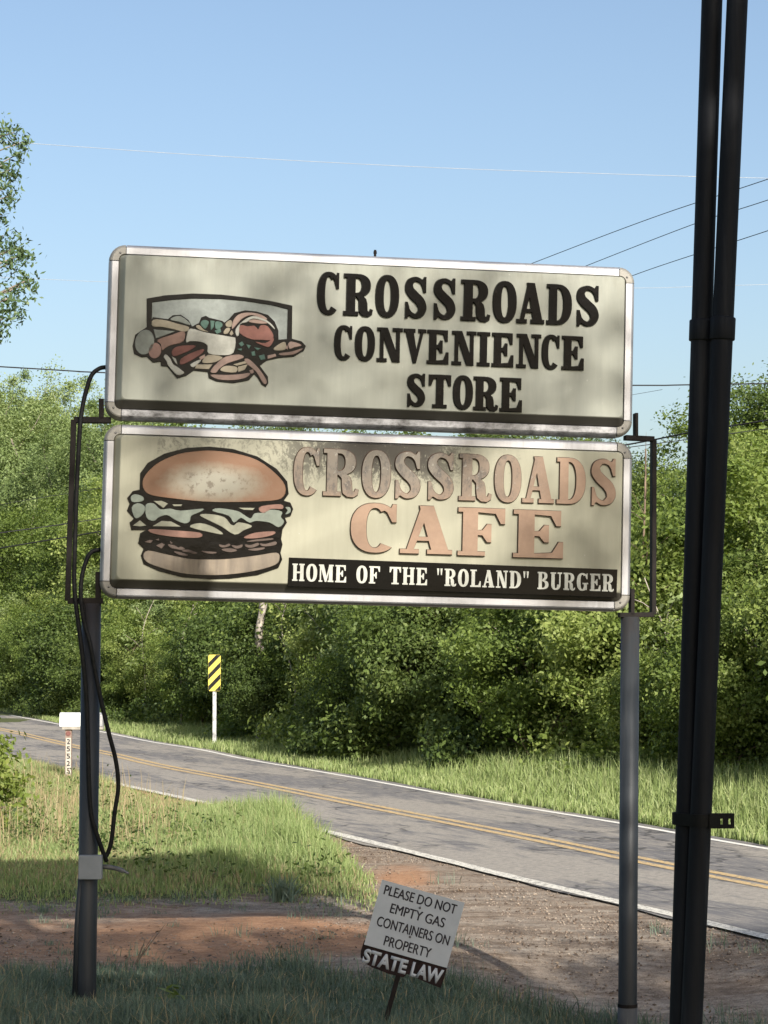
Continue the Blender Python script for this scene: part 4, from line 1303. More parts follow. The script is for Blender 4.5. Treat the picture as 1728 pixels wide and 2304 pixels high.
wire([(0, 1135, 44), (110, 1117, 45), (226, 1098, 46), (500, 1050, 48)], .0055, MAT['wire_dark'], 'faint upper wire in front of the trees left of the cafe sign')

# ------------------------------------------------------------------ foliage
def leaf_arrays(C, size, asp=.55, up=.25, out=None, seed=0, droop=0.0, fold=.25):
    """one 4-vertex folded leaf per centre"""
    r = np.random.default_rng(seed)
    n = len(C)
    nrm = r.normal(size=(n, 3))
    nrm[:, 2] += up * 2
    if out is not None:
        nrm += out * 1.3
    nrm /= np.linalg.norm(nrm, axis=1, keepdims=True)
    t = r.normal(size=(n, 3))
    t[:, 2] -= droop
    t -= nrm * np.sum(t * nrm, 1, keepdims=True)
    t /= np.linalg.norm(t, axis=1, keepdims=True)
    b = np.cross(nrm, t)
    s = (size * r.uniform(.6, 1.35, n))[:, None]
    w = s * asp * .5
    base = C - t * s * .5
    tip = C + t * s * .5 - nrm * s * .15
    mid = C + t * s * .02
    L = mid + b * w - nrm * w * fold
    Rr = mid - b * w - nrm * w * fold
    V = np.stack([base, L, tip, Rr], 1).reshape(-1, 3)
    Fq = (np.arange(n)[:, None] * 4 + np.array([0, 1, 2, 3])[None]).astype(np.int32)
    return V, Fq, n

def crown_mesh(name, n_clump, per, rad, zc, seed, size, clump_r=.42, inner=.45, up=.25, flat=1.0, shape=None, asp=.55, droop=0.0):
    """leaf clumps through the outer volume of an uneven crown; rad = (rx, ry, rz)"""
    r = np.random.default_rng(seed)
    d = r.normal(size=(n_clump, 3))
    d /= np.linalg.norm(d, axis=1, keepdims=True)
    ph = r.uniform(0, 6.28, 6)
    lump = 1 + .20 * np.sin(d[:, 0] * 3.1 + ph[0]) * np.sin(d[:, 2] * 4.3 + ph[1]) + .16 * np.sin(d[:, 1] * 5.2 + ph[2] + d[:, 2] * 3) + .12 * np.sin(7 * d[:, 2] + 5 * d[:, 0] + ph[3])
    rr = (inner + (1 - inner) * r.uniform(0, 1, n_clump) ** .6) * lump
    C = d * rr[:, None] * np.array(rad)
    if shape is not None:
        C = shape(C)
    C[:, 2] += zc
    tint_c = r.uniform(0, 1, n_clump)
    cnt = (per * r.uniform(.5, 1.5, n_clump)).astype(int)
    idx = np.repeat(np.arange(n_clump), cnt)
    off = r.normal(size=(len(idx), 3)) * clump_r * np.array([1, 1, .72 * flat])
    P = C[idx] + off * r.uniform(.5, 1.2, n_clump)[idx][:, None]
    out = d[idx]
    V, Fq, n = leaf_arrays(P, size, asp=asp, up=up, out=out, seed=seed + 1, droop=droop)
    ok = np.repeat(P[:, 2] > .12, 4)
    tint = np.clip(.55 * tint_c[idx] + .45 * r.uniform(0, 1, n), 0, 1)
    if not ok.all():
        keep = P[:, 2] > .12
        V = V.reshape(-1, 4, 3)[keep].reshape(-1, 3)
        tint = tint[keep]
        n = int(keep.sum())
        Fq = (np.arange(n)[:, None] * 4 + np.arange(4)[None]).astype(np.int32)
    return np_mesh(name, V, Fq, {'tint': np.repeat(tint, 4)}), C

def trunk_mesh(name, h, r0, C, seed, n_limb=10, lean=.3):
    """tapered trunk with limbs reaching for some clump centres"""
    rd = random.Random(seed)
    bm = bmesh.new()
    pts = [Vector((0, 0, -.2))]
    k = 6
    for i in range(1, k + 1):
        pts.append(Vector((rd.uniform(-lean, lean) * i / k, rd.uniform(-lean, lean) * i / k, h * i / k)))
    tube_bm(bm, spline(pts, 3), [r0 * (1 - .8 * i / (k * 3)) for i in range(k * 3 + 1)], 8)
    idx = rd.sample(range(len(C)), min(n_limb, len(C)))
    for i in idx:
        c = Vector(C[i])
        z = max(.15 * h, min(h * .95, c.z - .5 * math.hypot(c.x, c.y)))
        t = z / h
        a = pts[0].lerp(pts[-1], t)
        for p, q in zip(pts, pts[1:]):
            if p.z <= z <= q.z:
                a = p.lerp(q, (z - p.z) / (q.z - p.z))
        mid = a.lerp(c, .5) + Vector((rd.uniform(-.2, .2), rd.uniform(-.2, .2), .12))
        rr = r0 * (1 - .75 * t) * .5
        tube_bm(bm, spline([a, mid, c], 3), [rr, rr * .9, rr * .8, rr * .6, rr * .5, rr * .4, rr * .25], 5)
    me = bpy.data.meshes.new(name)
    bmesh.ops.recalc_face_normals(bm, faces=bm.faces)
    bm.to_mesh(me)
    bm.free()
    me.polygons.foreach_set('use_smooth', np.ones(len(me.polygons), dtype=bool))
    return me

def make_tree(name, label, cat, group, crown, trunk, leaf, bark, crown_name='crown', trunk_name='trunk'):
    root = empty(name)
    tag(root, label, cat, group)
    link(crown_name, crown, leaf, root)
    link(trunk_name, trunk, bark, root)
    return root

def copy_tree(src, label=None, group=None):
    c = src.copy()
    COL.objects.link(c)
    for ch in src.children:
        k = ch.copy()
        COL.objects.link(k)
        k.parent = c
    if label: c['label'] = label
    if group: c['group'] = group
    return c

LEAF = .108
protos = []
for i, (h, rx, rz, leaf, bark) in enumerate(((9.0, 2.1, 3.6, 'leaf_wood', 'bark'), (8.4, 2.4, 3.3, 'leaf_wood', 'bark_pale'), (11.5, 2.5, 4.4, 'leaf_pale', 'bark'), (9.6, 1.9, 3.9, 'leaf_dark', 'bark'))):
    cm, C = crown_mesh('crown_leaves', 210, 210, (rx, rx, rz), h - rz * 1.02, 40 + i, LEAF, .30, .5)
    tm = trunk_mesh('trunk_wood', h * .86, .16, C, 60 + i, 14, .35)
    protos.append((cm, tm, MAT[leaf], MAT[bark], h))
shrub = []
for i, (h, rx, rz, leaf) in enumerate(((4.6, 1.75, 1.95, 'leaf_wood'), (3.9, 1.6, 1.65, 'leaf_wood'), (5.4, 1.8, 2.3, 'leaf_pale'), (3.1, 1.35, 1.25, 'leaf_dark'))):
    cm, C = crown_mesh('shrub_leaves', 150, 250, (rx, rx, rz), h - rz * 1.0, 80 + i, .085, .22, .55)
    tm = trunk_mesh('shrub_stems', h * .8, .055, C, 90 + i, 16, .5)
    shrub.append((cm, tm, MAT[leaf], MAT['twig'], h))

used = {}
def plant(lib, key, i, name, label, cat, group, x, y, s, rot):
    cm, tm, lm, bmt, h = lib[i]
    k = (key, i)
    if k not in used:
        o = make_tree(name, label, cat, group, cm, tm, lm, bmt, 'crown' if key == 'tree' else 'foliage', 'trunk' if key == 'tree' else 'stems')
        used[k] = o
    else:
        o = copy_tree(used[k], label, group)
    o.location = (x, y, 0)
    o.rotation_euler = (0, 0, rot)
    o.scale = (s[0], s[0], s[1])
    return o

# the edge of the wood follows the road about six metres beyond its far line
EDGE = [(-52, 172), (-36, 140), (-24, 112), (-15.6, 93), (-11.6, 82), (-8.4, 73), (-5.2, 66.5), (-1.9, 56.4), (-.6, 49.8), (1.8, 43.8), (3.9, 40.0), (6.5, 34.4), (9.8, 26)]
edge = catmull2(EDGE, 12)
def edge_at(dist):
    for (ax, ay), (bx_, by_) in zip(edge, edge[1:]):
        L = math.hypot(bx_ - ax, by_ - ay)
        if dist <= L:
            t = dist / L
            return ax + (bx_ - ax) * t, ay + (by_ - ay) * t, (-(by_ - ay) / L * -1, (bx_ - ax) / L * 1)
        dist -= L
    return edge[-1][0], edge[-1][1], (.9, .42)
ETOT = sum(math.hypot(b[0] - a[0], b[1] - a[1]) for a, b in zip(edge, edge[1:]))
rt_ = random.Random(11)
def skyline(x, y):
    """how tall the wood stands where this spot shows in the picture"""
    px = CX + F * x / y
    if px < 330: return 12.2 * y / 92
    if px < 820: return 6.3 * y / 52
    if px < 1380: return 6.7 * y / 52
    if px < 1590: return 5.5 * y / 47
    return 7.0 * y / 43
def place(row_off, step, lib, key, kinds, hfun, label, group, jit, skip=(9, 9)):
    d = rt_.uniform(0, step)
    while d < ETOT:
        x, y, _ = edge_at(d)
        x2, y2, _ = edge_at(min(d + .5, ETOT))
        t = Vector((x2 - x, y2 - y)).normalized() if (x2, y2) != (x, y) else Vector((.4, -.9))
        nx, ny = -t.y, t.x                    # away from the road
        xx = x + nx * (row_off + rt_.uniform(-jit, jit))
        yy = y + ny * (row_off + rt_.uniform(-jit, jit))
        if abs(xx) < yy * .1685 + (13 if row_off < 9 else 9) and not skip[0] < xx < skip[1]:
            i = kinds(xx, yy)
            h = hfun(xx, yy) * rt_.uniform(.88, 1.06)
            sz = h / lib[i][4]
            sx = min(max(sz, .75), 1.35) * rt_.uniform(.92, 1.1)
            plant(lib, key, i, 'shrub' if key == 'shrub' else 'tree', label, 'shrub' if key == 'shrub' else 'tree', group, xx, yy, (sx, sz), rt_.uniform(0, 6.28))
        d += step * rt_.uniform(.8, 1.2)
plant(shrub, 'shrub', 3, 'shrub', 'low dark shrub in front of the pale bare trunk', 'shrub', None, at(594, 1650, 56.5).x, 56.5, (.62, .72), 1.0)
place(.4, 2.0, shrub, 'shrub', lambda x, y: rt_.choice((0, 1, 1, 3, 3)), lambda x, y: rt_.uniform(2.7, 4.2), 'leafy green shrub along the front edge of the wood beyond the road', 'shrubs along the edge of the wood', .45, (.9, 2.6))
low = []
for i, (rx, rz, leaf) in enumerate(((.85, .48, 'leaf_wood'), (.65, .62, 'leaf_dark'), (1.05, .40, 'leaf_dark'))):
    cm, C = crown_mesh('bush_leaves', 46, 60, (rx, rx * .8, rz), rz * .85, 180 + i, .10, .17, .35)
    low.append((cm, trunk_mesh('bush_stems', rz * 1.2, .02, C, 185 + i, 12, .3), MAT[leaf], MAT['twig'], rz * 2))
d_ = 4.0
while d_ < ETOT - 4:
    x, y, _ = edge_at(d_)
    if abs(x) < y * .1685 + 2 and not (-5.6 < x < -3.4):
        k_s = rt_.uniform(.75, 1.35)
        plant(low, 'shrub_low', rt_.randrange(3), 'bush', 'low ragged bush where the wood meets the verge grass', 'bush', 'low bushes along the verge', x - rt_.uniform(-.3, .9), y - rt_.uniform(-.2, .5), (k_s, k_s * rt_.uniform(.7, 1.2)), rt_.uniform(0, 6))
    d_ += rt_.uniform(.8, 2.6)
place(2.0, 2.3, shrub, 'shrub', lambda x, y: rt_.choice((0, 0, 2, 1)), lambda x, y: rt_.uniform(4.2, 5.6), 'tall leafy shrub behind the front shrubs of the wood', 'tall shrubs in the wood', .6)
place(4.4, 2.7, protos, 'tree', lambda x, y: rt_.choice((0, 1, 1, 0, 3)), lambda x, y: min(skyline(x, y) * .93, 9.0), 'green leafy tree standing in the wood beyond the road', 'trees in the roadside wood', .8)
place(8.0, 3.0, protos, 'tree', lambda x, y: 2 if CX + F * x / y < 330 else rt_.choice((0, 1, 3)), lambda x, y: skyline(x, y) * 1.0, 'tree rising at the back of the wood beyond the road', 'trees at the back of the wood', 1.0)
place(13.0, 3.4, protos, 'tree', lambda x, y: 2 if CX + F * x / y < 330 else rt_.choice((0, 3)), lambda x, y: skyline(x, y) * (1.02 if CX + F * x / y < 330 else .96), 'tree rising at the back of the wood beyond the road', 'trees at the back of the wood', 1.2)

# the pale bare trunk seen under the cafe sign, and the vine-wrapped one beside the verge
def bare_trunk(name, label, px, Y, ytop, ybot, r, mat, seed, twigs=5):
    rd = random.Random(seed)
    a, b = at(px, ybot, Y), at(px + rd.uniform(-6, 6), ytop, Y)
    root = empty(name, (a.x, Y, 0))
    tag(root, label, 'tree')
    bm = bmesh.new()
    H = b.z
    pts = [Vector((0, 0, -.1))] + [Vector((rd.uniform(-.08, .08), rd.uniform(-.05, .05), H * i / 6)) for i in range(1, 6)] + [Vector((b.x - a.x, 0, H))]
    P = spline(pts, 4)
    tube_bm(bm, P, [r * (1 - .45 * i / len(P)) * rd.uniform(.88, 1.12) for i in range(len(P))], 9)
    from_bm('trunk', bm, mat, root, True)
    for k in range(twigs):
        z = H * rd.uniform(.3, .95)
        q = Vector((rd.uniform(-.9, .9), rd.uniform(-.5, .1), z + rd.uniform(.2, .8)))
        bm = bmesh.new()
        tube_bm(bm, spline([Vector((0, 0, z)), q * .5 + Vector((0, 0, z * .5)), q], 3), [r * .3, r * .28, r * .25, r * .2, r * .16, r * .12, r * .06], 5)
        from_bm('branch', bm, mat, root, True)
    return root
bare_trunk('dead_tree', 'pale bare trunk among the leaves just below the cafe sign', 588, 57.0, 1180, 1670, .13, MAT['bark_pale'], 3, 3)
bare_trunk('dead_tree', 'thin bare vine covered trunk standing at the verge in front of the wood', 952, 47.4, 1530, 1706, .06, MAT['bark_pale'], 5, 6)
bare_trunk('dead_tree', 'grey leafless tree behind the right end of the cafe sign', 1456, 40.0, 1010, 1740, .028, MAT['twig'], 8, 18)

def sapling(px, Y, h, label, seed):
    rd = random.Random(seed)
    x = at(px, 1600, Y).x
    root = empty('sapling', (x, Y, 0))
    tag(root, label, 'sapling', 'saplings along the wood edge')
    P = spline([Vector((0, 0, 0)), Vector((rd.uniform(-.15, .15), 0, h * .35)), Vector((rd.uniform(-.3, .3), .1, h * .7)), Vector((rd.uniform(-.5, .5), .1, h))], 5)
    bm = bmesh.new()
    tube_bm(bm, P, [.028 * (1 - .7 * i / len(P)) for i in range(len(P))], 6)
    C = []
    for k in range(13):
        a = P[rd.randrange(5, len(P))]
        q = a + Vector((rd.uniform(-.6, .6), rd.uniform(-.5, .2), rd.uniform(.05, .5)))
        tube_bm(bm, [a, a.lerp(q, .5) + Vector((0, 0, .05)), q], [.012, .009, .004], 4)
        C.append(q)
    from_bm('trunk', bm, MAT['bark_pale'], root, True)
    r = np.random.default_rng(seed)
    C = np.array([tuple(c) for c in C])
    idx = np.repeat(np.arange(len(C)), 38)
    Q = C[idx] + r.normal(size=(len(idx), 3)) * .2
    V, Fq, n = leaf_arrays(Q, .12, .5, .4, None, seed)
    link('crown', np_mesh('sapling_leaves', V, Fq, {'tint': np.repeat(r.uniform(.2, 1, n), 4)}), rd.choice((MAT['leaf_pale'], MAT['leaf_wood'], MAT['leaf_bush'])), root)
for i, (px, Y, h) in enumerate(((330, 71, 4.2), (408, 67, 3.6), (655, 55.2, 4.2), (720, 53.2, 3.4), (800, 51, 3.8), (1010, 46.6, 3.6), (1085, 45.4, 2.8), (1175, 43.6, 3.9), (1265, 42.0, 3.0), (1500, 38.6, 3.6), (1672, 36.5, 3.3))):
    sapling(px, Y, h, 'thin pale stemmed sapling growing at the front of the wood', 400 + i)

def brambles(px, py, Y, n, label, seed, spread=1.2, h=.9):
    """a tangle of dead stems"""
    rd = random.Random(seed)
    bm = bmesh.new()
    for k in range(n):
        a = Vector((rd.gauss(0, spread * .4), rd.gauss(0, .3), rd.choice((0, 0, rd.uniform(0, .6 * h)))))
        q = Vector((a.x + rd.uniform(-spread, spread) * .7, a.y + rd.uniform(-.4, .3), rd.uniform(.0, 1.0) * h))
        m_ = a.lerp(q, .55) + Vector((rd.uniform(-.25, .25), rd.uniform(-.2, .2), h * rd.uniform(-.1, .4)))
        P = spline([a, m_, q], 4)
        tube_bm(bm, P, [.007 * (1 - .7 * i / len(P)) for i in range(len(P))], 4)
    g = ground_at(px, py)
    o = from_bm('dead_brambles', bm, MAT['twig'], None, True)
    o.location = (at(px, py, Y).x, Y, .2)
    tag(o, label, 'brambles')
brambles(1320, 1720, 41.2, 40, 'tangle of dead brown stems at the wood edge left of the right post', 21, 1.0, 1.3)
brambles(935, 1700, 49.2, 36, 'tangle of dead stems round the thin bare trunk at the verge', 22, 1.2, 1.2)

# tree standing out of the picture to the left, its twigs reaching into view
def left_tree():
    r = np.random.default_rng(131)
    spots = [(8, 285, .20), (38, 298, .12), (60, 318, .10), (48, 345, .08), (12, 372, .2), (34, 380, .14), (14, 425, .2), (32, 440, .10), (8, 482, .10), (14, 530, .2), (45, 556, .2), (28, 592, .22), (60, 572, .12), (72, 628, .12), (50, 645, .18), (22, 672, .2), (45, 700, .1), (12, 718, .12), (4, 750, .1)]
    C, Rr = [], []
    for px, py, q in spots:
        p = at(px - 6, py, 32 + r.uniform(-.6, .6))
        C.append((p.x + 7.6, p.y - 32, p.z)); Rr.append(q)
    for k in range(120):
        p = at(r.uniform(-420, -75), r.uniform(260, 740), 32)
        C.append((p.x + 7.6, r.uniform(-1.8, 1.8), p.z)); Rr.append(r.uniform(.18, .34))
    C, Rr = np.array(C), np.array(Rr)
    cnt = np.where(np.arange(len(C)) < len(spots), 95 * (Rr / .15) ** 1.3, 150).astype(int)
    idx = np.repeat(np.arange(len(C)), cnt)
    P = C[idx] + r.normal(size=(len(idx), 3)) * Rr[idx][:, None] * np.array([.62, .9, .55])
    P[:, 2] -= np.abs(r.normal(size=len(P))) * Rr[idx] * .5
    V, Fq, n = leaf_arrays(P, .085, .42, .1, None, 132, .9)
    cm = np_mesh('crown_leaves', V, Fq, {'tint': np.repeat(np.clip(r.normal(.45, .25, n), 0, 1), 4)})
    tm = trunk_mesh('trunk_wood', 9.0, .2, C[:len(spots) + 40], 132, 50, .3)
    lt = empty('tree', (-7.6, 32, 0))
    tag(lt, 'loose leafy tree at the left edge against the open sky', 'tree')
    link('crown', cm, MAT['leaf_hanging'], lt)
    link('trunk', tm, MAT['bark'], lt)
left_tree()

# bush at the left edge
cm, C = crown_mesh('bush_leaves', 120, 75, (.88, .8, .72), .72, 141, .085, .16, .5)
tm = trunk_mesh('bush_stems', 1.0, .03, C, 142, 18, .2)
bo = make_tree('bush', 'bright green bush at the left edge near the roadside', 'bush', None, cm, tm, MAT['leaf_bush'], MAT['twig'], 'foliage', 'stems')
bo.location = (-5.45, 28.6, 0)

# tall trees behind the viewer that keep the foreground in shade
sh_mesh, C = crown_mesh('crown_leaves', 330, 60, (2.9, 2.2, 2.9), 0, 151, .26, .42, .25)
for i, (x, y, zc, sc, lab) in enumerate(((4.0, -3.2, 11.0, 1.0, 'leftmost broad tree close behind the viewer'), (8.0, -3.0, 9.2, 1.0, 'middle broad tree close behind the viewer'), (11.7, -3.2, 9.4, 1.0, 'rightmost broad tree close behind the viewer'),
        (5.8, -7.2, 11.0, 1.0, 'leftmost broad tree added farther behind the viewer to thicken the shade'), (9.6, -7.4, 9.9, 1.0, 'middle broad tree added farther behind the viewer to thicken the shade'), (13.2, -7.2, 10.2, 1.0, 'rightmost broad tree added farther behind the viewer to thicken the shade'))):  # farther row added to close gaps in the foreground shade
    tm = trunk_mesh('trunk_wood', zc + 1, .22, [c + np.array([0, 0, zc]) for c in C], 160 + i, 20, .3)
    t_ = empty('shade_tree', (x, y, 0))
    t_.rotation_euler = (0, 0, i * 2.1)
    tag(t_, lab, 'tree')
    c_o = link('crown', sh_mesh if i == 0 else sh_mesh, MAT['leaf_dark'] if i == 0 else None, t_)
    c_o.location = (0, 0, zc)
    link('trunk', tm, MAT['bark'], t_)

def dapple_tree():
    """unseen tree added behind the viewer, its crown shaped to dapple the signs"""
    r = np.random.default_rng(171)
    ty = -5.5
    t = (16 - ty) / -TOSUN.y
    sx, sz = TOSUN.x * t, TOSUN.z * t
    C = []
    for k in range(27):                       # clumps set to shade a level band across the signs
        C.append((r.uniform(-2.7, 2.2), r.normal(0, .5), 4.22 + r.normal(0, .20)))
    for k in range(13):                       # clumps set to shade the left end of the signs
        C.append((r.uniform(-2.6, -1.1), r.normal(0, .5), r.uniform(3.3, 5.3)))
    for k in range(7):
        C.append((r.uniform(1.35, 1.8), r.normal(0, .4), r.uniform(3.0, 3.6)))
    C = np.array(C) + np.array([sx - 5.0, 0, sz])
    idx = np.repeat(np.arange(len(C)), 26)
    P = C[idx] + r.normal(size=(len(idx), 3)) * np.array([.2, .3, .12])
    V, Fq, n = leaf_arrays(P, .19, .55, .25, None, 172)
    cm = np_mesh('crown_leaves', V, Fq, {'tint': np.repeat(r.uniform(0, 1, n), 4)})
    tm = trunk_mesh('trunk_wood', 16.0, .2, C, 173, 26, .2)
    o = empty('shade_tree', (5.0, ty, 0))
    tag(o, 'very tall loose crowned tree added unseen behind the viewer to dapple the signs', 'tree')
    link('crown', cm, MAT['leaf_dark'], o)
    link('trunk', tm, MAT['bark'], o)
dapple_tree()

# ------------------------------------------------------------------ grass, weeds and stones
def blades(X, Y, Z, h, w, seed, bend=.45):
    """curved grass blades, five vertices each"""
    r = np.random.default_rng(seed)
    n = len(X)
    az = r.uniform(0, 2 * np.pi, n)
    lean = np.abs(r.normal(0, bend, n))
    d = np.stack([np.cos(az), np.sin(az), np.zeros(n)], 1)
    fa = r.uniform(0, 2 * np.pi, n)
    s = np.stack([np.cos(fa), np.sin(fa), np.zeros(n)], 1) * (w / 2)[:, None]
    B = np.stack([X, Y, Z], 1)
    hz = np.array([0, 0, 1.0])
    mid = B + hz * (h * .55)[:, None] + d * (h * lean * .25)[:, None]
    tip = B + hz * (h * np.clip(1 - .25 * lean, .3, 1))[:, None] + d * (h * lean * .85)[:, None]
    V = np.stack([B - s, B + s, mid + s * .8, mid - s * .8, tip], 1).reshape(-1, 3)
    base = np.arange(n)[:, None] * 5
    F1 = base + np.array([0, 1, 2])
    F2 = base + np.array([0, 2, 3])
    F3 = base + np.array([3, 2, 4])
    return V, np.concatenate([F1, F2, F3]).astype(np.int32), np.repeat(np.clip(r.normal(.5, .25, n), 0, 1), 5)

def in_view(X, Y, pad=.5):
    return np.abs(X) < Y * .1685 + pad

def ground_z(X, Y):
    _, _, island, _, dn = zones(X, Y)
    df = dist_line(X, Y, FARc)
    return dip(X, Y) * smooth(.1, 1.2, dn) + .10 * island * smooth(0, 1.2, dn) - .006 + .16 * smooth(1.2, 5.5, df) * smooth(110, 95, Y)

# far verge
def verge():
    n = 560000
    # denser near the viewer
    Y = 26 + (112 - 26) * rng.uniform(0, 1, n) ** 1.5
    X = rng.uniform(-1, 1, n) * (Y * .1685 + 3.0)
    ok = (X > np.interp(Y, [p[1] for p in FARc[::-1]], [p[0] for p in FARc[::-1]])) & (X < np.interp(Y, [p[1] for p in edge[::-1]], [p[0] for p in edge[::-1]]) + 1.6)
    X, Y = X[ok], Y[ok]
    df = dist_line(X, Y, FARc)
    ok = (df > .28 + .12 * wob(X, Y, 4)) & (df < 7.5)
    X, Y, df = X[ok], Y[ok], df[ok]
    tall = np.clip(wob(X, Y, 1.1) * .5 + .5, 0, 1)
    right = smooth(-1.5, 3.5, X)
    h = (.12 + .10 * tall + smooth(.4, 2.4, df) * (.10 + .40 * right * (.5 + .5 * tall))) * rng.uniform(.5, 1.3, len(X))
    w = .010 + .012 * rng.uniform(0, 1, len(X)) + .00015 * Y
    V, Fq, t = blades(X, Y, ground_z(X, Y) - .01, h, w, 5)
    me = np_mesh('verge_grass', V, Fq, {'tint': t})
    o = link('verge_grass', me, MAT['grass_sun'])
    tag(o, 'sunlit tall grass on the verge between the road and the wood', 'grass', None, 'stuff')
verge()

def lawn():
    n = 420000
    Y = rng.uniform(20.2, 46, n)
    X = rng.uniform(-1, .35, n) * (Y * .1685 + 3.0)
    g, r_, isl, fo, dn = zones(X, Y)
    keep = (rng.uniform(0, 1, n) < isl * (1 - .8 * np.clip(g, 0, 1))) & (dn > .22 + .15 * wob(X, Y, 5)) & in_view(X, Y, 3.0)
    X, Y, dn = X[keep], Y[keep], dn[keep]
    lush = smooth(-3.2, -1.4, X) * smooth(22.2, 24.0, Y)
    h = (.09 + .36 * lush * (.75 + .5 * wob(X, Y, 2.0)) * (.6 + .4 * smooth(23, 27, Y)) + .12 * smooth(38, 41, Y)) * (.45 + .55 * isl[keep]) * rng.uniform(.45, 1.3, len(X))
    h = np.clip(h, .04, .7)
    w = .006 + .008 * rng.uniform(0, 1, len(X))
    dry = rng.uniform(0, 1, len(X)) < (.40 * (1 - lush) * (.6 + .6 * wob(X, Y, 1.7)) + .02)
    for nm, sel, mat, lab in (('lawn_grass', ~dry, MAT['grass_lush'], 'bright green grass island between the driveway and the road'), ('dry_grass', dry, MAT['grass_dry'], 'dry straw coloured grass mixed into the roadside lawn')):
        V, Fq, t = blades(X[sel], Y[sel], ground_z(X[sel], Y[sel]) - .01, h[sel], w[sel], 9)
        o = link(nm, np_mesh(nm, V, Fq, {'tint': t}), mat)
        tag(o, lab, 'grass', None, 'stuff')
lawn()

def ragged():
    r = np.random.default_rng(77)
    n = 1300
    Y = r.uniform(25.5, 41, n)
    X = r.uniform(-1.12, -.52, n) * Y * .1685
    isl, dn = zones(X, Y)[2], zones(X, Y)[4]
    k = (isl > .5) & (dn > .45) & (wob(X, Y, 2.4) > -.15)
    X, Y = X[k], Y[k]
    V, Fq, t = blades(X, Y, ground_z(X, Y), r.uniform(.18, .62, len(X)), r.uniform(.006, .013, len(X)), 78, .35)
    o = link('tall_dry_grass', np_mesh('tall_dry_grass', V, Fq, {'tint': t}), MAT['grass_dry'])
    tag(o, 'tall ragged straw coloured grass between the bush and the mailbox', 'grass', None, 'stuff')
ragged()

def lawn_weeds():
    r = np.random.default_rng(33)
    Y = r.uniform(22.6, 38, 260)
    X = r.uniform(-1, .1, 260) * (Y * .1685)
    g, r_, isl, fo, dn = zones(X, Y)
    k = (isl > .8) & (dn > .6) & (wob(X, Y, 1.5) > -.1)
    X, Y = X[k][:95], Y[k][:95]
    idx = np.repeat(np.arange(len(X)), 34)
    sz = r.uniform(.05, .13, len(X))
    C = np.stack([X[idx], Y[idx], np.zeros(len(idx))], 1) + np.abs(r.normal(size=(len(idx), 3))) * np.array([1, 1, 1.5]) * sz[idx][:, None] * np.where(r.uniform(size=(len(idx), 3)) < .5, -1, 1) ** np.array([1, 1, 2])
    C[:, 2] += ground_z(C[:, 0], C[:, 1]) + .05
    V, Fq, n = leaf_arrays(C, .055, .5, .6, None, 34)
    o = link('lawn_weeds', np_mesh('lawn_weeds', V, Fq, {'tint': np.repeat(r.uniform(0, 1, n), 4)}), MAT['leaf_dark'])
    tag(o, 'small dark leafy weeds scattered through the grass island', 'weeds', None, 'stuff')
lawn_weeds()

def foreground():
    n = 190000
    Y = rng.uniform(13.4, 18.2, n)
    X = rng.uniform(-1, 1, n) * (Y * .1685 + 1.2)
    g, r_, isl, fo, dn = zones(X, Y)
    keep = rng.uniform(0, 1, n) < fo
    X, Y = X[keep], Y[keep]
    tall = np.clip(.5 + .6 * wob(X, Y, 3.0), .1, 1.2)
    h = (.04 + .16 * tall ** 1.5) * rng.uniform(.3, 1.6, len(X)) * (1 + .5 * smooth(15.6, 14.6, Y))
    w = .004 + .005 * rng.uniform(0, 1, len(X))
    straw = rng.uniform(0, 1, len(X)) < .055
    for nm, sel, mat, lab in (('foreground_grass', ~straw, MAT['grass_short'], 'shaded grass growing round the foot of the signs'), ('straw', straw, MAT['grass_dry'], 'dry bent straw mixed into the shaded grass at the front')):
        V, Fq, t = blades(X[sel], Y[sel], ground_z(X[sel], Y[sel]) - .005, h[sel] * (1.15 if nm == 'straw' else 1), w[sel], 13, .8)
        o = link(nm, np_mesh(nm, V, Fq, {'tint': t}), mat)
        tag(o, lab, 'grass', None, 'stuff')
foreground()

def stones():
    n = 70000
    Y = rng.uniform(16, 31, n)
    X = rng.uniform(-1, 1, n) * (Y * .1685 + .4)
    g, r_, isl, fo, dn = zones(X, Y)
    keep = (rng.uniform(0, 1, n) < g * (1 - .6 * r_) * np.clip(.55 + .9 * wob(X, Y, 2.6), .08, 1)) & (dn > .06)
    X, Y = X[keep], Y[keep]
    n = len(X)
    s = .005 + .013 * rng.uniform(0, 1, n) ** 3
    base = np.array([[1, 0, 0], [0, 1, 0], [-1, 0, 0], [0, -1, 0], [0, 0, .8], [0, 0, -.4]])
    V = base[None] * s[:, None, None] * rng.uniform(.55, 1.3, (n, 6, 1))
    a = rng.uniform(0, 6.28, n)
    c, sn = np.cos(a)[:, None], np.sin(a)[:, None]
    Vx = V[..., 0] * c - V[..., 1] * sn + X[:, None]
    Vy = V[..., 0] * sn + V[..., 1] * c + Y[:, None]
    Vz = V[..., 2] + ground_z(X, Y)[:, None] + .004
    tri = np.array([[0, 1, 4], [1, 2, 4], [2, 3, 4], [3, 0, 4], [1, 0, 5], [2, 1, 5], [3, 2, 5], [0, 3, 5]])
    Fq = (np.arange(n)[:, None, None] * 6 + tri[None]).reshape(-1, 3)
    m = M('stone', .9, 0, .3)
    m.color(m.ramp(m.attr('tint'), [(0.0, (.08, .055, .040)), (.5, (.20, .15, .112)), (1.0, (.36, .30, .24))]))
    o = link('gravel', np_mesh('gravel', np.stack([Vx, Vy, Vz], -1).reshape(-1, 3), Fq, {'tint': np.repeat(rng.uniform(0, 1, n), 6)}), m.m)
    tag(o, 'loose grey and brown gravel scattered over the driveway', 'gravel', None, 'stuff')
stones()

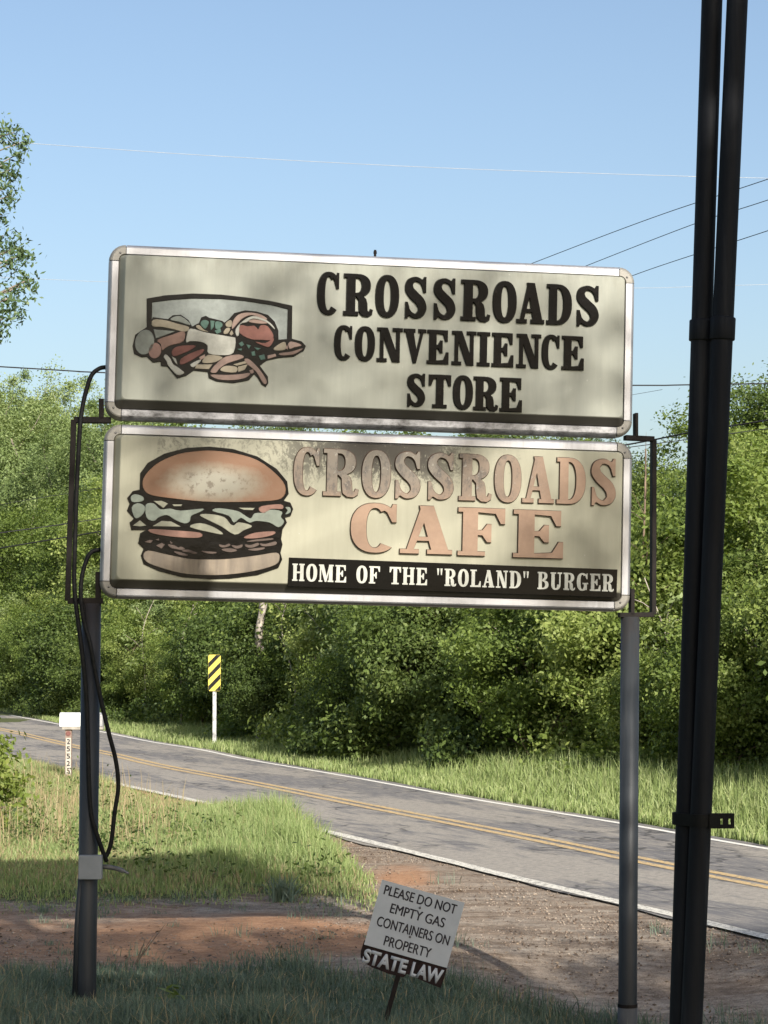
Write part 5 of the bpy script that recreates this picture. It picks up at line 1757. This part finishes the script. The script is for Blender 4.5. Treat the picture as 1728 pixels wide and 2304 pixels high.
def litter():
    r = np.random.default_rng(55)
    n = 9000
    Y = r.uniform(15.5, 27, n)
    X = r.uniform(-1, 1, n) * (Y * .1685 + .3)
    g, r_, isl, fo, dn = zones(X, Y)
    k = (r.uniform(0, 1, n) < np.maximum(g * (.25 + .6 * smooth(20, 17, Y)), .3 * fo) * np.clip(.5 + .8 * wob(X, Y, 3.1), .1, 1)) & (dn > .15)
    X, Y = X[k], Y[k]
    C = np.stack([X, Y, ground_z(X, Y) + .012], 1)
    V, Fq, n = leaf_arrays(C, .042, .5, 1.6, None, 56)
    o = link('leaf_litter', np_mesh('leaf_litter', V, Fq, {'tint': np.repeat(r.uniform(0, 1, n), 4)}), leafmat('leaf_litter', (.05, .034, .022), (.20, .14, .09), (.42, .34, .24), .1))
    tag(o, 'dry fallen leaves and bits scattered over the driveway', 'litter', None, 'stuff')
litter()
def tufts():
    r = np.random.default_rng(57)
    Y = r.uniform(16.2, 24, 900)
    X = r.uniform(-1, 1, 900) * (Y * .1685 + .2)
    g, r_, isl, fo, dn = zones(X, Y)
    g2 = np.maximum(zones(X, Y - .7)[3], zones(X, Y + .8)[2])
    k = (g > .4) & (dn > .4) & (r.uniform(0, 1, 900) < .06 + .45 * g2)
    X, Y = X[k], Y[k]
    idx = np.repeat(np.arange(len(X)), 26)
    q = r.uniform(.03, .10, len(X))
    bx_ = X[idx] + r.normal(size=len(idx)) * q[idx]
    by_ = Y[idx] + r.normal(size=len(idx)) * q[idx]
    V, Fq, t = blades(bx_, by_, ground_z(bx_, by_), r.uniform(.03, .13, len(idx)) * (q[idx] / .07), np.full(len(idx), .006), 58, .8)
    o = link('grass_tufts', np_mesh('grass_tufts', V, Fq, {'tint': t}), MAT['grass_short'])
    tag(o, 'small scattered grass tufts creeping into the dirt driveway', 'grass', None, 'stuff')
tufts()

# dry weed stalks at the left, a dead twig in the track, a spiky clump on the grass
def stalk(px, py, ytop, Y, label, seed):
    rd = random.Random(seed)
    a = ground_at(px, py)
    top = at(px + rd.uniform(-12, 12), ytop, a.y)
    bm = bmesh.new()
    P = spline([a, a.lerp(top, .5) + Vector((rd.uniform(-.03, .03), 0, 0)), top], 4)
    tube_bm(bm, P, [.007 * (1 - .5 * i / len(P)) for i in range(len(P))], 5)
    for k in range(6):
        t = rd.uniform(.45, 1)
        q = a.lerp(top, t)
        tube_bm(bm, [q, q + Vector((rd.uniform(-.07, .07), rd.uniform(-.05, .05), rd.uniform(.04, .12)))], [.004, .0015], 4)
    o = from_bm('dry_weed', bm, MAT['grass_dry'], None, True)
    me = o.data
    at_ = me.attributes.new('tint', 'FLOAT', 'POINT')
    at_.data.foreach_set('value', np.full(len(me.vertices), .8, dtype=np.float32))
    tag(o, label, 'weed', 'dry weed stalks at the left')
for i, (px, py, yt) in enumerate(((92, 1905, 1745), (104, 1890, 1790), (121, 1885, 1745), (78, 1880, 1800), (140, 1890, 1800), (160, 1880, 1790), (66, 1895, 1820))):
    stalk(px, py, yt, 29, 'dry straw coloured weed stalk between the bush and the left post', 300 + i)
rd = random.Random(5)
bm = bmesh.new()
g0 = ground_at(305, 2170)
for x, y, r_ in ((372, 2080, .006), (327, 2112, .007), (345, 2105, .004), (318, 2130, .004)):
    q = at(x, y, g0.y)
    tube_bm(bm, spline([g0, g0.lerp(q, .55) + Vector((.01, 0, .02)), q], 4), [r_ * (1 - .7 * i / 9) for i in range(9)], 5)
tag(from_bm('dead_twig', bm, MAT['twig'], None, True), 'dead forked twig standing in the dirt track right of the left post', 'twig')
n = 90
a = np.full(n, 0.0)
c = ground_at(640, 2035)
X = c.x + rng.normal(0, .05, n)
Y = c.y + rng.normal(0, .05, n)
V, Fq, t = blades(X, Y, ground_z(X, Y), rng.uniform(.15, .32, n), np.full(n, .018), 17, 1.1)
o = link('spiky_plant', np_mesh('spiky_plant', V, Fq, {'tint': t * .5}), MAT['grass_short'])
tag(o, 'dark spiky clump at the near edge of the grass island', 'plant')
def broad_weed():
    c = ground_at(395, 2262)
    C = np.stack([c.x + rng.normal(0, .05, 14), c.y + rng.normal(0, .05, 14), rng.uniform(.05, .16, 14)], 1)
    V, Fq, n = leaf_arrays(C, .12, .5, .6, None, 18)
    o = link('broadleaf_weed', np_mesh('broadleaf_weed', V, Fq, {'tint': rng.uniform(.3, .8, n).repeat(4)}), MAT['leaf_dark'])
    tag(o, 'small broad leaved weed in the grass right of the left post', 'weed')
broad_weed()
